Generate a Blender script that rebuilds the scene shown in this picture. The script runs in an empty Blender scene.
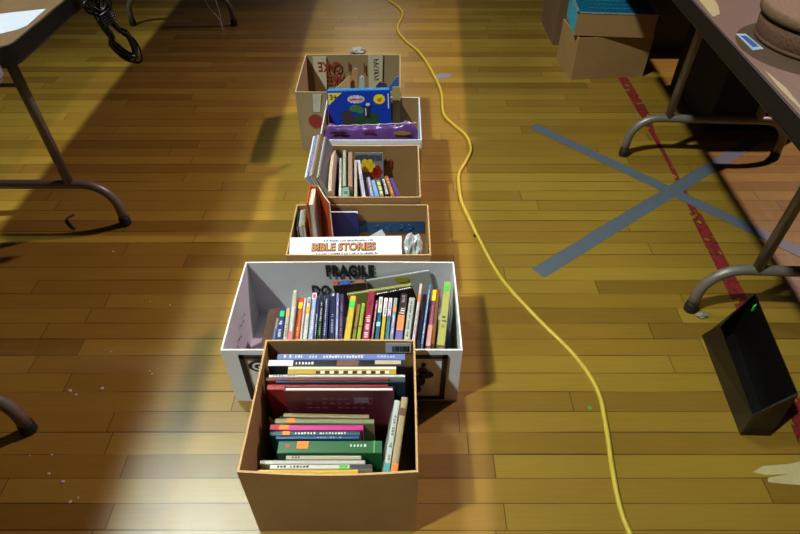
import bpy, bmesh, math, random
from mathutils import Vector, Matrix, noise as mnoise
random.seed(7)
PI = math.pi
scene = bpy.context.scene
col = scene.collection

# ------------------------------------------------------------------ camera model
CAM_H, PITCH, FPX = 1.25, math.radians(43.0), 585.0
CP, SP = math.cos(PITCH), math.sin(PITCH)

def ray(px, py):
    u = (px - 400.0) / FPX
    v = (py - 267.0) / FPX
    return u, CP - v * SP, SP + v * CP      # right, forward, down

def P(px, py, h=0.0):
    """place point of the photograph on the horizontal plane z = h"""
    u, f, d = ray(px, py)
    t = (CAM_H - h) / d
    return Vector((u * t, f * t, h))

def Q(px, py, Y):
    """place point of the photograph on the upright plane y = Y"""
    u, f, d = ray(px, py)
    t = Y / f
    return Vector((u * t, Y, CAM_H - d * t))

# ------------------------------------------------------------------ materials
def lin(c):
    return c / 12.92 if c <= 0.04045 else ((c + 0.055) / 1.055) ** 2.4

def rgb(hexs):
    hexs = hexs.lstrip('#')
    return tuple(lin(int(hexs[i:i + 2], 16) / 255.0) for i in (0, 2, 4)) + (1.0,)

_m = {}
def mat(hexs, rough=0.6, kind='plain', metal=0.0, amt=0.12, scale=40.0, bump=0.0):
    key = (hexs, rough, kind, metal, amt, scale, bump)
    if key in _m:
        return _m[key]
    m = bpy.data.materials.new(kind + '_' + hexs)
    m.use_nodes = True
    nt = m.node_tree
    b = nt.nodes['Principled BSDF']
    b.inputs['Roughness'].default_value = rough
    b.inputs['Metallic'].default_value = metal
    base = rgb(hexs)
    tc = nt.nodes.new('ShaderNodeTexCoord')
    mp = nt.nodes.new('ShaderNodeMapping')
    nt.links.new(tc.outputs['Object'], mp.inputs['Vector'])
    nz = nt.nodes.new('ShaderNodeTexNoise')
    nz.inputs['Scale'].default_value = scale
    nz.inputs['Detail'].default_value = 4.0
    nt.links.new(mp.outputs['Vector'], nz.inputs['Vector'])
    mx = nt.nodes.new('ShaderNodeMix'); mx.data_type = 'RGBA'
    k = 1.0 - amt
    k2 = 1.0 + amt * 0.5
    mx.inputs['A'].default_value = (base[0] * k, base[1] * k, base[2] * k, 1)
    mx.inputs['B'].default_value = (min(1, base[0] * k2), min(1, base[1] * k2), min(1, base[2] * k2), 1)
    nt.links.new(nz.outputs['Fac'], mx.inputs['Factor'])
    out = mx.outputs['Result']
    if kind == 'pages':
        wv = nt.nodes.new('ShaderNodeTexWave')
        wv.bands_direction = 'Y'
        wv.inputs['Scale'].default_value = 260.0
        wv.inputs['Distortion'].default_value = 2.0
        nt.links.new(mp.outputs['Vector'], wv.inputs['Vector'])
        m2 = nt.nodes.new('ShaderNodeMix'); m2.data_type = 'RGBA'; m2.blend_type = 'MULTIPLY'
        m2.inputs['Factor'].default_value = 0.25
        nt.links.new(out, m2.inputs['A']); nt.links.new(wv.outputs['Color'], m2.inputs['B'])
        out = m2.outputs['Result']
    if kind == 'kraft':
        wv = nt.nodes.new('ShaderNodeTexWave')
        wv.bands_direction = 'X'
        wv.inputs['Scale'].default_value = 40.0
        wv.inputs['Distortion'].default_value = 0.6
        nt.links.new(mp.outputs['Vector'], wv.inputs['Vector'])
        m2 = nt.nodes.new('ShaderNodeMix'); m2.data_type = 'RGBA'; m2.blend_type = 'MULTIPLY'
        m2.inputs['Factor'].default_value = 0.04
        nt.links.new(out, m2.inputs['A']); nt.links.new(wv.outputs['Color'], m2.inputs['B'])
        out = m2.outputs['Result']
    if kind == 'glitter':
        vo = nt.nodes.new('ShaderNodeTexVoronoi'); vo.inputs['Scale'].default_value = 260.0
        nt.links.new(mp.outputs['Vector'], vo.inputs['Vector'])
        m2 = nt.nodes.new('ShaderNodeMix'); m2.data_type = 'RGBA'; m2.blend_type = 'OVERLAY'
        m2.inputs['Factor'].default_value = 0.55
        nt.links.new(out, m2.inputs['A']); nt.links.new(vo.outputs['Color'], m2.inputs['B'])
        out = m2.outputs['Result']
    if kind == 'woodtop':
        mp.inputs['Scale'].default_value = (6, 0.5, 6)
    if kind == 'worn':
        # scuffed paint or tape: the floor shows through where it is rubbed away
        n2 = nt.nodes.new('ShaderNodeTexNoise'); n2.inputs['Scale'].default_value = scale
        n2.inputs['Detail'].default_value = 6.0
        nt.links.new(mp.outputs['Vector'], n2.inputs['Vector'])
        rp = nt.nodes.new('ShaderNodeValToRGB')
        rp.color_ramp.elements[0].position = 0.38; rp.color_ramp.elements[1].position = 0.50
        nt.links.new(n2.outputs['Fac'], rp.inputs['Fac'])
        nt.links.new(rp.outputs['Color'], b.inputs['Alpha'])
    nt.links.new(out, b.inputs['Base Color'])
    if bump > 0:
        bp = nt.nodes.new('ShaderNodeBump')
        bp.inputs['Strength'].default_value = bump
        bp.inputs['Distance'].default_value = 0.004
        nt.links.new(nz.outputs['Fac'], bp.inputs['Height'])
        nt.links.new(bp.outputs['Normal'], b.inputs['Normal'])
    _m[key] = m
    return m

def cov(hexs):
    # printed covers are a little duller than pure ink
    c = [int(hexs[i:i + 2], 16) for i in (0, 2, 4)]
    g = sum(c) / 3
    c = [int(max(0, min(255, (v * 0.86 + g * 0.14) * 0.87))) for v in c]
    return mat('%02x%02x%02x' % tuple(c), 0.34, amt=0.14, scale=60)
PAGES = mat('cfc6ae', 0.8, 'pages', amt=0.06)
PAGES_TAN = mat('c3aa7c', 0.85, 'pages', amt=0.10)
KRAFT = mat('9c7748', 0.75, 'kraft', amt=0.16, scale=18, bump=0.08)
KRAFT_IN = mat('9b7848', 0.8, 'kraft', amt=0.16, scale=14, bump=0.08)
KRAFT_RIM = mat('c19a66', 0.8, amt=0.2, scale=160)
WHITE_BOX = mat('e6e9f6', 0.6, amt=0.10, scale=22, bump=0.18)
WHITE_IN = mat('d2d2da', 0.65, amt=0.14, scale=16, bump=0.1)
WHITE_RIM = mat('e4e2de', 0.7, amt=0.1)
INK = mat('16161c', 0.6)
INK_RED = mat('8e2a1c', 0.7, amt=0.25, scale=90)
TAPE_MASK = mat('c9bfa2', 0.45, amt=0.15, scale=30)
STEEL = mat('7d746b', 0.42, metal=0.35, amt=0.15, scale=25)
RUBBER = mat('121212', 0.6)
BLACK_EDGE = mat('08090b', 0.5, amt=0.2, scale=30)

# ------------------------------------------------------------------ mesh builder
class MB:
    def __init__(s):
        s.bm = bmesh.new()
    def box(s, x0, x1, y0, y1, z0, z1, mtx=None, mi=0):
        vs = [s.bm.verts.new(Vector(c) if mtx is None else mtx @ Vector(c)) for c in
              ((x0, y0, z0), (x1, y0, z0), (x1, y1, z0), (x0, y1, z0), (x0, y0, z1), (x1, y0, z1), (x1, y1, z1), (x0, y1, z1))]
        for f in ((3, 2, 1, 0), (4, 5, 6, 7), (0, 1, 5, 4), (1, 2, 6, 5), (2, 3, 7, 6), (3, 0, 4, 7)):
            s.bm.faces.new([vs[i] for i in f]).material_index = mi
        return vs
    def prism(s, pts, ext, mtx=None, mi=0):
        """pts: 3-D outline, ext: extrusion vector"""
        ext = Vector(ext)
        a = [Vector(p) for p in pts]
        b = [p + ext for p in a]
        if mtx is not None:
            a = [mtx @ p for p in a]; b = [mtx @ p for p in b]
        va = [s.bm.verts.new(p) for p in a]; vb = [s.bm.verts.new(p) for p in b]
        n = len(va)
        fs = [s.bm.faces.new(va[::-1]), s.bm.faces.new(vb)]
        for i in range(n):
            fs.append(s.bm.faces.new((va[i], va[(i + 1) % n], vb[(i + 1) % n], vb[i])))
        for f in fs: f.material_index = mi
        return fs
    def tube(s, pts, r, seg=10, caps=True, closed=False, mi=0):
        pts = [Vector(p) for p in pts]
        n = len(pts)
        rings = []
        up = None
        for i, p in enumerate(pts):
            if closed:
                t = pts[(i + 1) % n] - pts[i - 1]
            else:
                t = pts[min(i + 1, n - 1)] - pts[max(i - 1, 0)]
            t.normalize()
            if up is None:
                up = Vector((0, 0, 1)) if abs(t.z) < 0.9 else Vector((1, 0, 0))
            up = (up - t * up.dot(t))
            if up.length < 1e-5: up = t.orthogonal()
            up.normalize()
            sd = t.cross(up)
            rr = r[i] if isinstance(r, (list, tuple)) else r
            rings.append([s.bm.verts.new(p + (up * math.cos(2 * PI * k / seg) + sd * math.sin(2 * PI * k / seg)) * rr) for k in range(seg)])
        m = n if closed else n - 1
        for i in range(m):
            a, b = rings[i], rings[(i + 1) % n]
            for k in range(seg):
                f = s.bm.faces.new((a[k], a[(k + 1) % seg], b[(k + 1) % seg], b[k])); f.smooth = True; f.material_index = mi
        if caps and not closed:
            s.bm.faces.new(rings[0][::-1]); s.bm.faces.new(rings[-1])
    def lathe(s, prof, seg=40, mtx=None, mi=0):
        rings = []
        for r, z in prof:
            ring = []
            for k in range(seg):
                a = 2 * PI * k / seg
                v = Vector((r * math.cos(a), r * math.sin(a), z))
                ring.append(s.bm.verts.new(mtx @ v if mtx else v))
            rings.append(ring)
        for a, b in zip(rings, rings[1:]):
            for k in range(seg):
                f = s.bm.faces.new((a[k], a[(k + 1) % seg], b[(k + 1) % seg], b[k])); f.smooth = True; f.material_index = mi
        s.bm.faces.new(rings[0][::-1]); s.bm.faces.new(rings[-1])
    def build(s, name, mats, parent=None, bevel=0.0, local=False):
        bmesh.ops.recalc_face_normals(s.bm, faces=s.bm.faces)
        me = bpy.data.meshes.new(name)
        s.bm.to_mesh(me); s.bm.free()
        if not isinstance(mats, (list, tuple)): mats = [mats]
        for m in mats: me.materials.append(m)
        o = bpy.data.objects.new(name, me)
        col.objects.link(o)
        if parent is not None:
            o.parent = parent
        if bevel > 0:
            md = o.modifiers.new('bevel', 'BEVEL'); md.width = bevel; md.segments = 2; md.limit_method = 'ANGLE'
        return o

def tag(o, label=None, cat=None, group=None, kind=None):
    if label: o['label'] = label
    if cat: o['category'] = cat
    if group: o['group'] = group
    if kind: o['kind'] = kind
    return o

def thing(name, label, cat, loc=(0, 0, 0), rotz=0.0, group=None, mtx=None):
    o = bpy.data.objects.new(name, None)
    o.empty_display_size = 0.05
    col.objects.link(o)
    if mtx is not None:
        o.matrix_world = mtx
    else:
        o.location = loc; o.rotation_euler = (0, 0, rotz)
    return tag(o, label, cat, group)

def frame(origin, x, y):
    """matrix with local X, Y given and Z = X x Y"""
    x = Vector(x).normalized(); z = x.cross(Vector(y)).normalized(); y = z.cross(x)
    m = Matrix((x, y, z)).transposed().to_4x4()
    m.translation = Vector(origin)
    return m

def text_part(name, body, size, m, parent, mtx, bold=0.0, ext=0.0003, sx=1.0, align='LEFT', spacing=1.0):
    cu = bpy.data.curves.new(name, 'FONT')
    cu.body = body; cu.size = size; cu.extrude = ext; cu.offset = bold
    cu.align_x = align; cu.space_character = spacing; cu.resolution_u = 3
    o = bpy.data.objects.new(name, cu)
    col.objects.link(o)
    bpy.context.view_layer.update()
    me = bpy.data.meshes.new_from_object(o.evaluated_get(bpy.context.evaluated_depsgraph_get()))
    bpy.data.objects.remove(o); bpy.data.curves.remove(cu)
    me.name = name
    me.materials.clear(); me.materials.append(m)
    t = mtx @ Matrix.Diagonal((sx, 1, 1, 1))
    me.transform(t)
    o = bpy.data.objects.new(name, me)
    col.objects.link(o)
    if parent is not None: o.parent = parent
    return o

# ------------------------------------------------------------------ floor
def floor_material():
    m = bpy.data.materials.new('varnished_strip_floor')
    m.use_nodes = True
    nt = m.node_tree; N = nt.nodes; L = nt.links
    b = N['Principled BSDF']
    def math_(op, a, bb=None, c=None):
        n = N.new('ShaderNodeMath'); n.operation = op
        for i, v in enumerate((a, bb, c)):
            if v is None: continue
            if isinstance(v, (int, float)): n.inputs[i].default_value = v
            else: L.new(v, n.inputs[i])
        return n.outputs[0]
    tc = N.new('ShaderNodeTexCoord')
    sep = N.new('ShaderNodeSeparateXYZ'); L.new(tc.outputs['Object'], sep.inputs[0])
    W, LEN = 0.0582, 0.85
    yy = math_('DIVIDE', sep.outputs['Y'], W)
    row = math_('FLOOR', yy); fy = math_('FRACT', yy)
    wn = N.new('ShaderNodeTexWhiteNoise'); wn.noise_dimensions = '1D'; L.new(row, wn.inputs['W'])
    xs = math_('ADD', math_('DIVIDE', sep.outputs['X'], LEN), math_('MULTIPLY', wn.outputs['Value'], 7.3))
    colm = math_('FLOOR', xs); fx = math_('FRACT', xs)
    cmb = N.new('ShaderNodeCombineXYZ'); L.new(row, cmb.inputs[0]); L.new(colm, cmb.inputs[1])
    wid = N.new('ShaderNodeTexWhiteNoise'); wid.noise_dimensions = '2D'; L.new(cmb.outputs[0], wid.inputs['Vector'])
    # per-board tone
    rp = N.new('ShaderNodeValToRGB')
    e = rp.color_ramp.elements
    e[0].position = 0.0; e[0].color = rgb('77581d')
    e[1].position = 1.0; e[1].color = rgb('95762b')
    k = e.new(0.35); k.color = rgb('896824')
    k = e.new(0.7); k.color = rgb('8d6e27')
    L.new(wid.outputs['Value'], rp.inputs['Fac'])
    # grain
    mp = N.new('ShaderNodeMapping'); mp.inputs['Scale'].default_value = (3.0, 70.0, 1.0)
    add = N.new('ShaderNodeVectorMath'); add.operation = 'ADD'
    L.new(tc.outputs['Object'], add.inputs[0])
    cm2 = N.new('ShaderNodeCombineXYZ'); L.new(math_('MULTIPLY', wid.outputs['Value'], 9.0), cm2.inputs[0]); L.new(cm2.outputs[0], add.inputs[1])
    L.new(add.outputs[0], mp.inputs['Vector'])
    gr = N.new('ShaderNodeTexNoise'); gr.inputs['Scale'].default_value = 2.2; gr.inputs['Detail'].default_value = 6; gr.inputs['Roughness'].default_value = 0.65
    L.new(mp.outputs['Vector'], gr.inputs['Vector'])
    grr = N.new('ShaderNodeMapRange'); grr.inputs['From Min'].default_value = 0.3; grr.inputs['From Max'].default_value = 0.7
    grr.inputs['To Min'].default_value = 0.93; grr.inputs['To Max'].default_value = 1.1
    L.new(gr.outputs['Fac'], grr.inputs['Value'])
    m1 = N.new('ShaderNodeMix'); m1.data_type = 'RGBA'; m1.blend_type = 'MULTIPLY'; m1.inputs['Factor'].default_value = 1.0
    L.new(rp.outputs['Color'], m1.inputs['A']); L.new(grr.outputs['Result'], m1.inputs['B'])
    # large wear blotches
    bl = N.new('ShaderNodeTexNoise'); bl.inputs['Scale'].default_value = 2.3; bl.inputs['Detail'].default_value = 5
    L.new(tc.outputs['Object'], bl.inputs['Vector'])
    blr = N.new('ShaderNodeMapRange'); blr.inputs['From Min'].default_value = 0.3; blr.inputs['From Max'].default_value = 0.7
    blr.inputs['To Min'].default_value = 0.88; blr.inputs['To Max'].default_value = 1.08
    L.new(bl.outputs['Fac'], blr.inputs['Value'])
    m2 = N.new('ShaderNodeMix'); m2.data_type = 'RGBA'; m2.blend_type = 'MULTIPLY'; m2.inputs['Factor'].default_value = 1.0
    L.new(m1.outputs['Result'], m2.inputs['A']); L.new(blr.outputs['Result'], m2.inputs['B'])
    # seams, stronger on some boards than others
    sn = N.new('ShaderNodeTexNoise'); sn.inputs['Scale'].default_value = 3.0; sn.inputs['Detail'].default_value = 2
    mps = N.new('ShaderNodeMapping'); mps.inputs['Scale'].default_value = (0.7, 12.0, 1); L.new(tc.outputs['Object'], mps.inputs['Vector']); L.new(mps.outputs['Vector'], sn.inputs['Vector'])
    gapw = math_('MULTIPLY', math_('SUBTRACT', sn.outputs['Fac'], 0.30), 0.17)
    gy = math_('LESS_THAN', fy, gapw)
    gx = math_('LESS_THAN', fx, 0.0024)
    gap = math_('MAXIMUM', gy, gx)
    m3 = N.new('ShaderNodeMix'); m3.data_type = 'RGBA'
    L.new(math_('MULTIPLY', gap, 0.85), m3.inputs['Factor'])
    L.new(m2.outputs['Result'], m3.inputs['A']); m3.inputs['B'].default_value = rgb('2e1a08')
    L.new(m3.outputs['Result'], b.inputs['Base Color'])
    # varnish, scuffed
    sc = N.new('ShaderNodeTexNoise'); sc.inputs['Scale'].default_value = 34; sc.inputs['Detail'].default_value = 7; sc.inputs['Roughness'].default_value = 0.7
    L.new(tc.outputs['Object'], sc.inputs['Vector'])
    rr = N.new('ShaderNodeMapRange'); rr.inputs['From Min'].default_value = 0.35; rr.inputs['From Max'].default_value = 0.65
    rr.inputs['To Min'].default_value = 0.28; rr.inputs['To Max'].default_value = 0.36
    L.new(sc.outputs['Fac'], rr.inputs['Value']); L.new(rr.outputs['Result'], b.inputs['Roughness'])
    bp = N.new('ShaderNodeBump'); bp.inputs['Strength'].default_value = 0.14; bp.inputs['Distance'].default_value = 0.002
    hh = math_('SUBTRACT', math_('MULTIPLY', sc.outputs['Fac'], 0.35), math_('MULTIPLY', gap, 0.8))
    hh = math_('ADD', hh, math_('MULTIPLY', wid.outputs['Value'], 0.25))
    L.new(hh, bp.inputs['Height']); L.new(bp.outputs['Normal'], b.inputs['Normal'])
    b.inputs['Specular IOR Level'].default_value = 0.5
    return m

WALLM = mat('8d8268', 0.8, amt=0.08, scale=3)
for nm, bx in (('wall_left', (-9.2, -9, -6, 21)), ('wall_right', (9, 9.2, -6, 21)), ('wall_front', (-9.2, 9.2, 21, 21.2)), ('wall_back', (-9.2, 9.2, -6.2, -6))):
    wm = MB(); wm.box(bx[0], bx[1], bx[2], bx[3], 0.0, 9.5); tag(wm.build(nm, WALLM), kind='structure')
fm = MB(); fm.box(-9.2, 9.2, -6.2, 21.2, -0.05, 0.0)
tag(fm.build('floor', floor_material()), kind='structure')

# ------------------------------------------------------------------ cartons
def carton(name, label, x0, x1, y0, y1, h, mats, t=0.004, bulge=0.003, seed=1, cat='box', group=None, rotz=0.0, taper=0.0, sag=0.003, inner=None, dips=None):
    """open-topped corrugated carton; mats = (outside, inside, cut edge, *extra); inner = material index per inner wall (front, right, back, left)"""
    rnd = random.Random(seed)
    cx, cy = (x0 + x1) / 2, (y0 + y1) / 2
    root = thing(name, label, cat, (cx, cy, 0), rotz, group)
    hx, hy = (x1 - x0) / 2, (y1 - y0) / 2
    bm = bmesh.new()
    NS, NV = 8, 5
    inner = inner or (1, 1, 1, 1)
    sagv = dips or [rnd.uniform(-sag, sag) for _ in range(4)]
    def ring(off, z, fz, top=False):
        """points round the carton, off = inset"""
        pts = []
        tx = hx - off - taper * (1 - fz); ty = hy - off - taper * (1 - fz)
        cs = [(-tx, -ty), (tx, -ty), (tx, ty), (-tx, ty)]
        nrm = [(0, -1), (1, 0), (0, 1), (-1, 0)]
        for s_ in range(4):
            a, b = cs[s_], cs[(s_ + 1) % 4]
            for k in range(NS):
                q = k / NS
                w = math.sin(PI * q) * math.sin(PI * min(fz, 0.97)) * bulge
                px_ = a[0] + (b[0] - a[0]) * q + nrm[s_][0] * w
                py_ = a[1] + (b[1] - a[1]) * q + nrm[s_][1] * w
                zz = z
                if top: zz += sagv[s_] * math.sin(PI * q)
                pts.append((px_, py_, zz))
        return [bm.verts.new(p) for p in pts]
    outer = [ring(0, h * i / NV, i / NV, i == NV) for i in range(NV + 1)]
    inn = [ring(t, max(t, h * i / NV), i / NV, i == NV) for i in range(NV + 1)]
    n = NS * 4
    for i in range(NV):
        for k in range(n):
            f = bm.faces.new((outer[i][k], outer[i][(k + 1) % n], outer[i + 1][(k + 1) % n], outer[i + 1][k])); f.material_index = 0
            f = bm.faces.new((inn[i][(k + 1) % n], inn[i][k], inn[i + 1][k], inn[i + 1][(k + 1) % n])); f.material_index = inner[k // NS]
    for k in range(n):
        f = bm.faces.new((outer[NV][k], outer[NV][(k + 1) % n], inn[NV][(k + 1) % n], inn[NV][k])); f.material_index = 2
    bm.faces.new(outer[0][::-1]).material_index = 0
    bm.faces.new(inn[0]).material_index = 1
    me = bpy.data.meshes.new('carton_body'); bm.to_mesh(me); bm.free()
    for m in mats: me.materials.append(m)
    o = bpy.data.objects.new('carton_body', me); col.objects.link(o); o.parent = root
    root['_c'] = 0
    del root['_c']
    return root

def upright(x, y, z, root):
    """local matrix for lettering on a wall that faces -Y (read from the camera side)"""
    l = root.location
    return Matrix.Translation((x - l.x, y - l.y, z - l.z)) @ Matrix.Rotation(PI / 2, 4, 'X')

def wall_quad(pts, Y, th, root, name, m):
    """a thin printed patch or label on a wall facing -Y, from photograph corners"""
    b = MB()
    l = root.location
    w = [Q(px, py, Y) - l for px, py in pts]
    b.prism(w, (0, -th, 0))
    return b.build(name, m, root)

GB = 'row of open book cartons on the floor'
boxA = carton('brown_carton', 'tall brown cardboard carton nearest the camera, packed with spine-up books', -0.296, 0.033, 0.5225, 0.833, 0.254,
              (KRAFT, KRAFT_IN, KRAFT_RIM), seed=3, group=GB, dips=(-0.013, -0.002, 0.002, -0.003), bulge=0.004)
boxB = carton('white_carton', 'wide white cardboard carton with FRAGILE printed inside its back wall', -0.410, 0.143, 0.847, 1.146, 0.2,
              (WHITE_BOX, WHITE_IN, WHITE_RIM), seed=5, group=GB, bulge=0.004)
boxC = carton('brown_carton', 'low brown carton holding the white Bible Stories set', -0.308, 0.084, 1.173, 1.398, 0.2,
              (KRAFT, KRAFT_IN, KRAFT_RIM), seed=7, group=GB)
boxD = carton('brown_carton', 'brown carton of children books with magazines leaning out over its left side', -0.266, 0.062, 1.404, 1.697, 0.222,
              (KRAFT, KRAFT_IN, KRAFT_RIM), seed=9, group=GB)
boxE = carton('white_carton', 'white outside carton holding the blue toy box and purple pack', -0.268, 0.072, 1.704, 2.005, 0.236,
              (WHITE_BOX, KRAFT_IN, mat('c7cfe0', 0.6), mat('c8d4e2', 0.5, amt=0.2, scale=60)), seed=11, group=GB, inner=(1, 3, 1, 1))
boxF = carton('brown_carton', 'farthest brown carton with upside-down red lettering and masking tape inside', -0.388, 0.002, 2.02, 2.35, 0.25,
              (mat('9a8463', 0.75, 'kraft', amt=0.16, scale=18, bump=0.08), mat('98825f', 0.8, 'kraft', amt=0.16, scale=14, bump=0.08), mat('b09870', 0.8, amt=0.2, scale=160)), seed=13, group=GB)

# --- prints on the cartons
# barcode label inside the front carton
wall_quad([(385.5, 343), (411, 343), (411, 352.5), (385.5, 352.5)], 0.8275, 0.0008, boxA, 'barcode_label', mat('c9cdd2', 0.4))
bb = MB()
rnd = random.Random(4)
x = 392.0
while x < 409:
    w = rnd.choice((0.5, 0.8, 1.2))
    a = Q(x, 346, 0.8265); c = Q(x + w, 351.6, 0.8265)
    bb.box(a.x - boxA.location.x, c.x - boxA.location.x, a.y - boxA.location.y - 0.0006, a.y - boxA.location.y, c.z, a.z)
    x += w + rnd.choice((0.5, 0.7, 0.9))
bb.build('barcode_bars', INK, boxA)
# FRAGILE inside the white carton
p = Q(326, 276.5, 1.1385)
text_part('printed_lettering', 'FRAGILE', 0.054, INK, boxB, upright(p.x, 1.1405, p.z, boxB), bold=0.0028, sx=0.60, spacing=1.1)
p = Q(312.5, 296, 1.1385)
text_part('printed_lettering', 'DO NOT', 0.054, INK, boxB, upright(p.x, 1.1405, p.z, boxB), bold=0.0028, sx=0.60, spacing=1.1)
# framed print on the white carton's front
fr = MB()
Yf = 0.8435
x0, x1 = -0.372, 0.110
zt, zb = 0.184, 0.012
lx, ly = boxB.location.x, boxB.location.y
for (a, b_, c, d) in ((x0, x1, zt - 0.010, zt), (x0, x1, zb, zb + 0.010), (x0, x0 + 0.012, zb, zt), (x1 - 0.012, x1, zb, zt)):
    fr.box(a - lx, b_ - lx, Yf - ly - 0.0008, Yf - ly + 0.004, c, d)
fr.build('printed_frame', INK, boxB)
lo = MB()
lo.lathe([(0.030, 0), (0.030, 0.0006)], 28, Matrix.Translation((-0.325 - lx, Yf - ly, 0.146)) @ Matrix.Rotation(PI / 2, 4, 'X') @ Matrix.Diagonal((1, 0.72, 1, 1)))
lo.build('printed_badge', INK, boxB)
text_part('printed_lettering', 'GB', 0.036, WHITE_BOX, boxB, upright(-0.347, Yf - 0.0009, 0.133, boxB), bold=0.0008)
text_part('printed_lettering', 'C', 0.075, INK, boxB, upright(-0.335, Yf - 0.0002, 0.056, boxB), bold=0.002)
bd = MB()
for (bx, bz, rx, rz) in ((0.052, 0.128, 0.012, 0.012), (0.062, 0.112, 0.018, 0.014), (0.045, 0.088, 0.016, 0.022), (0.055, 0.150, 0.006, 0.008), (0.040, 0.055, 0.012, 0.016), (0.030, 0.104, 0.010, 0.018)):
    bd.lathe([(1, 0), (1, 0.0006)], 14, Matrix.Translation((bx - lx, Yf - ly, bz)) @ Matrix.Rotation(PI / 2, 4, 'X') @ Matrix.Diagonal((rx, rz, 1, 1)))
bd.build('printed_emblem', mat('2c2430', 0.6), boxB)
hm = MB()
for (a, b_) in ((0.045, 0.075), (0.05, 0.09), (0.062, 0.12), (0.04, 0.105), (0.052, 0.14), (0.058, 0.155)):
    yy = 0.93 + (b_ - 0.07) * 1.2
    hm.lathe([(0.0035, 0), (0.0035, 0.0006)], 8, Matrix.Translation((-0.406 - lx, yy - ly, a + 0.06)) @ Matrix.Rotation(PI / 2, 4, 'Y'))
hm.build('ink_specks', mat('6d4a50', 0.7), boxB)
# blue printed band inside the Bible Stories carton
wall_quad([(352, 222.5), (424, 221.5), (424, 232), (352, 232.5)], 1.3915, 0.0007, boxC, 'printed_band', mat('1c4d78', 0.5, amt=0.3, scale=50))
q = MB(); rr = random.Random(14)
for k in range(5):
    a = Q(364 + k * 12 + rr.uniform(-2, 2), 230, 1.391)
    q.tube([(a.x - boxC.location.x + 0.010 * math.sin(i_ * 1.7 + k), 1.3902 - boxC.location.y, a.z - 0.002 + 0.006 * i_) for i_ in range(5)], 0.0014, 5)
q.build('printed_lettering', mat('2b5f88', 0.5), boxC)
# red print inside the children-book carton
p = Q(383, 167, 1.69)
text_part('printed_lettering', '11', 0.045, INK_RED, boxD, upright(p.x, 1.6905, p.z, boxD), bold=0.001, sx=0.8)
# far carton: masking tape and upside-down red lettering
lF = boxF.location
YF = 2.3415
wall_quad([(312.5, 56.5), (326, 56), (327, 96), (316, 96)], YF, 0.0008, boxF, 'masking_tape', TAPE_MASK)
wall_quad([(368, 54.5), (383, 54), (382, 90), (369, 90)], YF, 0.0008, boxF, 'masking_tape', TAPE_MASK)
wall_quad([(312.5, 94), (321.5, 94), (320, 112), (313.5, 112)], 2.0175, 0.0008, boxF, 'masking_tape', mat('b9b6ab', 0.45, amt=0.15, scale=30))
def flipped(px, py):
    q = Q(px, py, YF)
    return Matrix.Translation((q.x - lF.x, YF - 0.0006 - lF.y, q.z)) @ Matrix.Rotation(PI / 2, 4, 'X') @ Matrix.Rotation(PI, 4, 'Z')
text_part('printed_lettering', '1  CAKE', 0.058, INK_RED, boxF, flipped(351, 62.5), bold=0.002, sx=0.66)
text_part('printed_lettering', 'TAKE', 0.058, INK_RED, boxF, flipped(347, 74.5), bold=0.002, sx=0.62)
text_part('printed_lettering', '1', 0.058, INK_RED, boxF, flipped(367, 63.5), bold=0.0012, sx=0.8)
sq = MB(); rnd = random.Random(12)
q0 = Q(375.5, 57, YF)
for i in range(7):
    zz = q0.z - 0.012 - i * 0.014
    sq.tube([(q0.x - lF.x + 0.012 * math.sin(i * 2.1 + k * 1.9) , YF - lF.y - 0.0012, zz - 0.006 * math.cos(k * 2.3 + i)) for k in range(4)], 0.0014, 5)
sq.build('handwriting', INK, boxF)
rb = MB()
q0 = Q(316, 121, 2.0175)
rb.lathe([(0.028, 0), (0.028, 0.0006)], 20, Matrix.Translation((q0.x - lF.x, 2.0165 - lF.y, q0.z)) @ Matrix.Rotation(PI / 2, 4, 'X'))
rb.build('printed_emblem', INK_RED, boxF)

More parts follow.
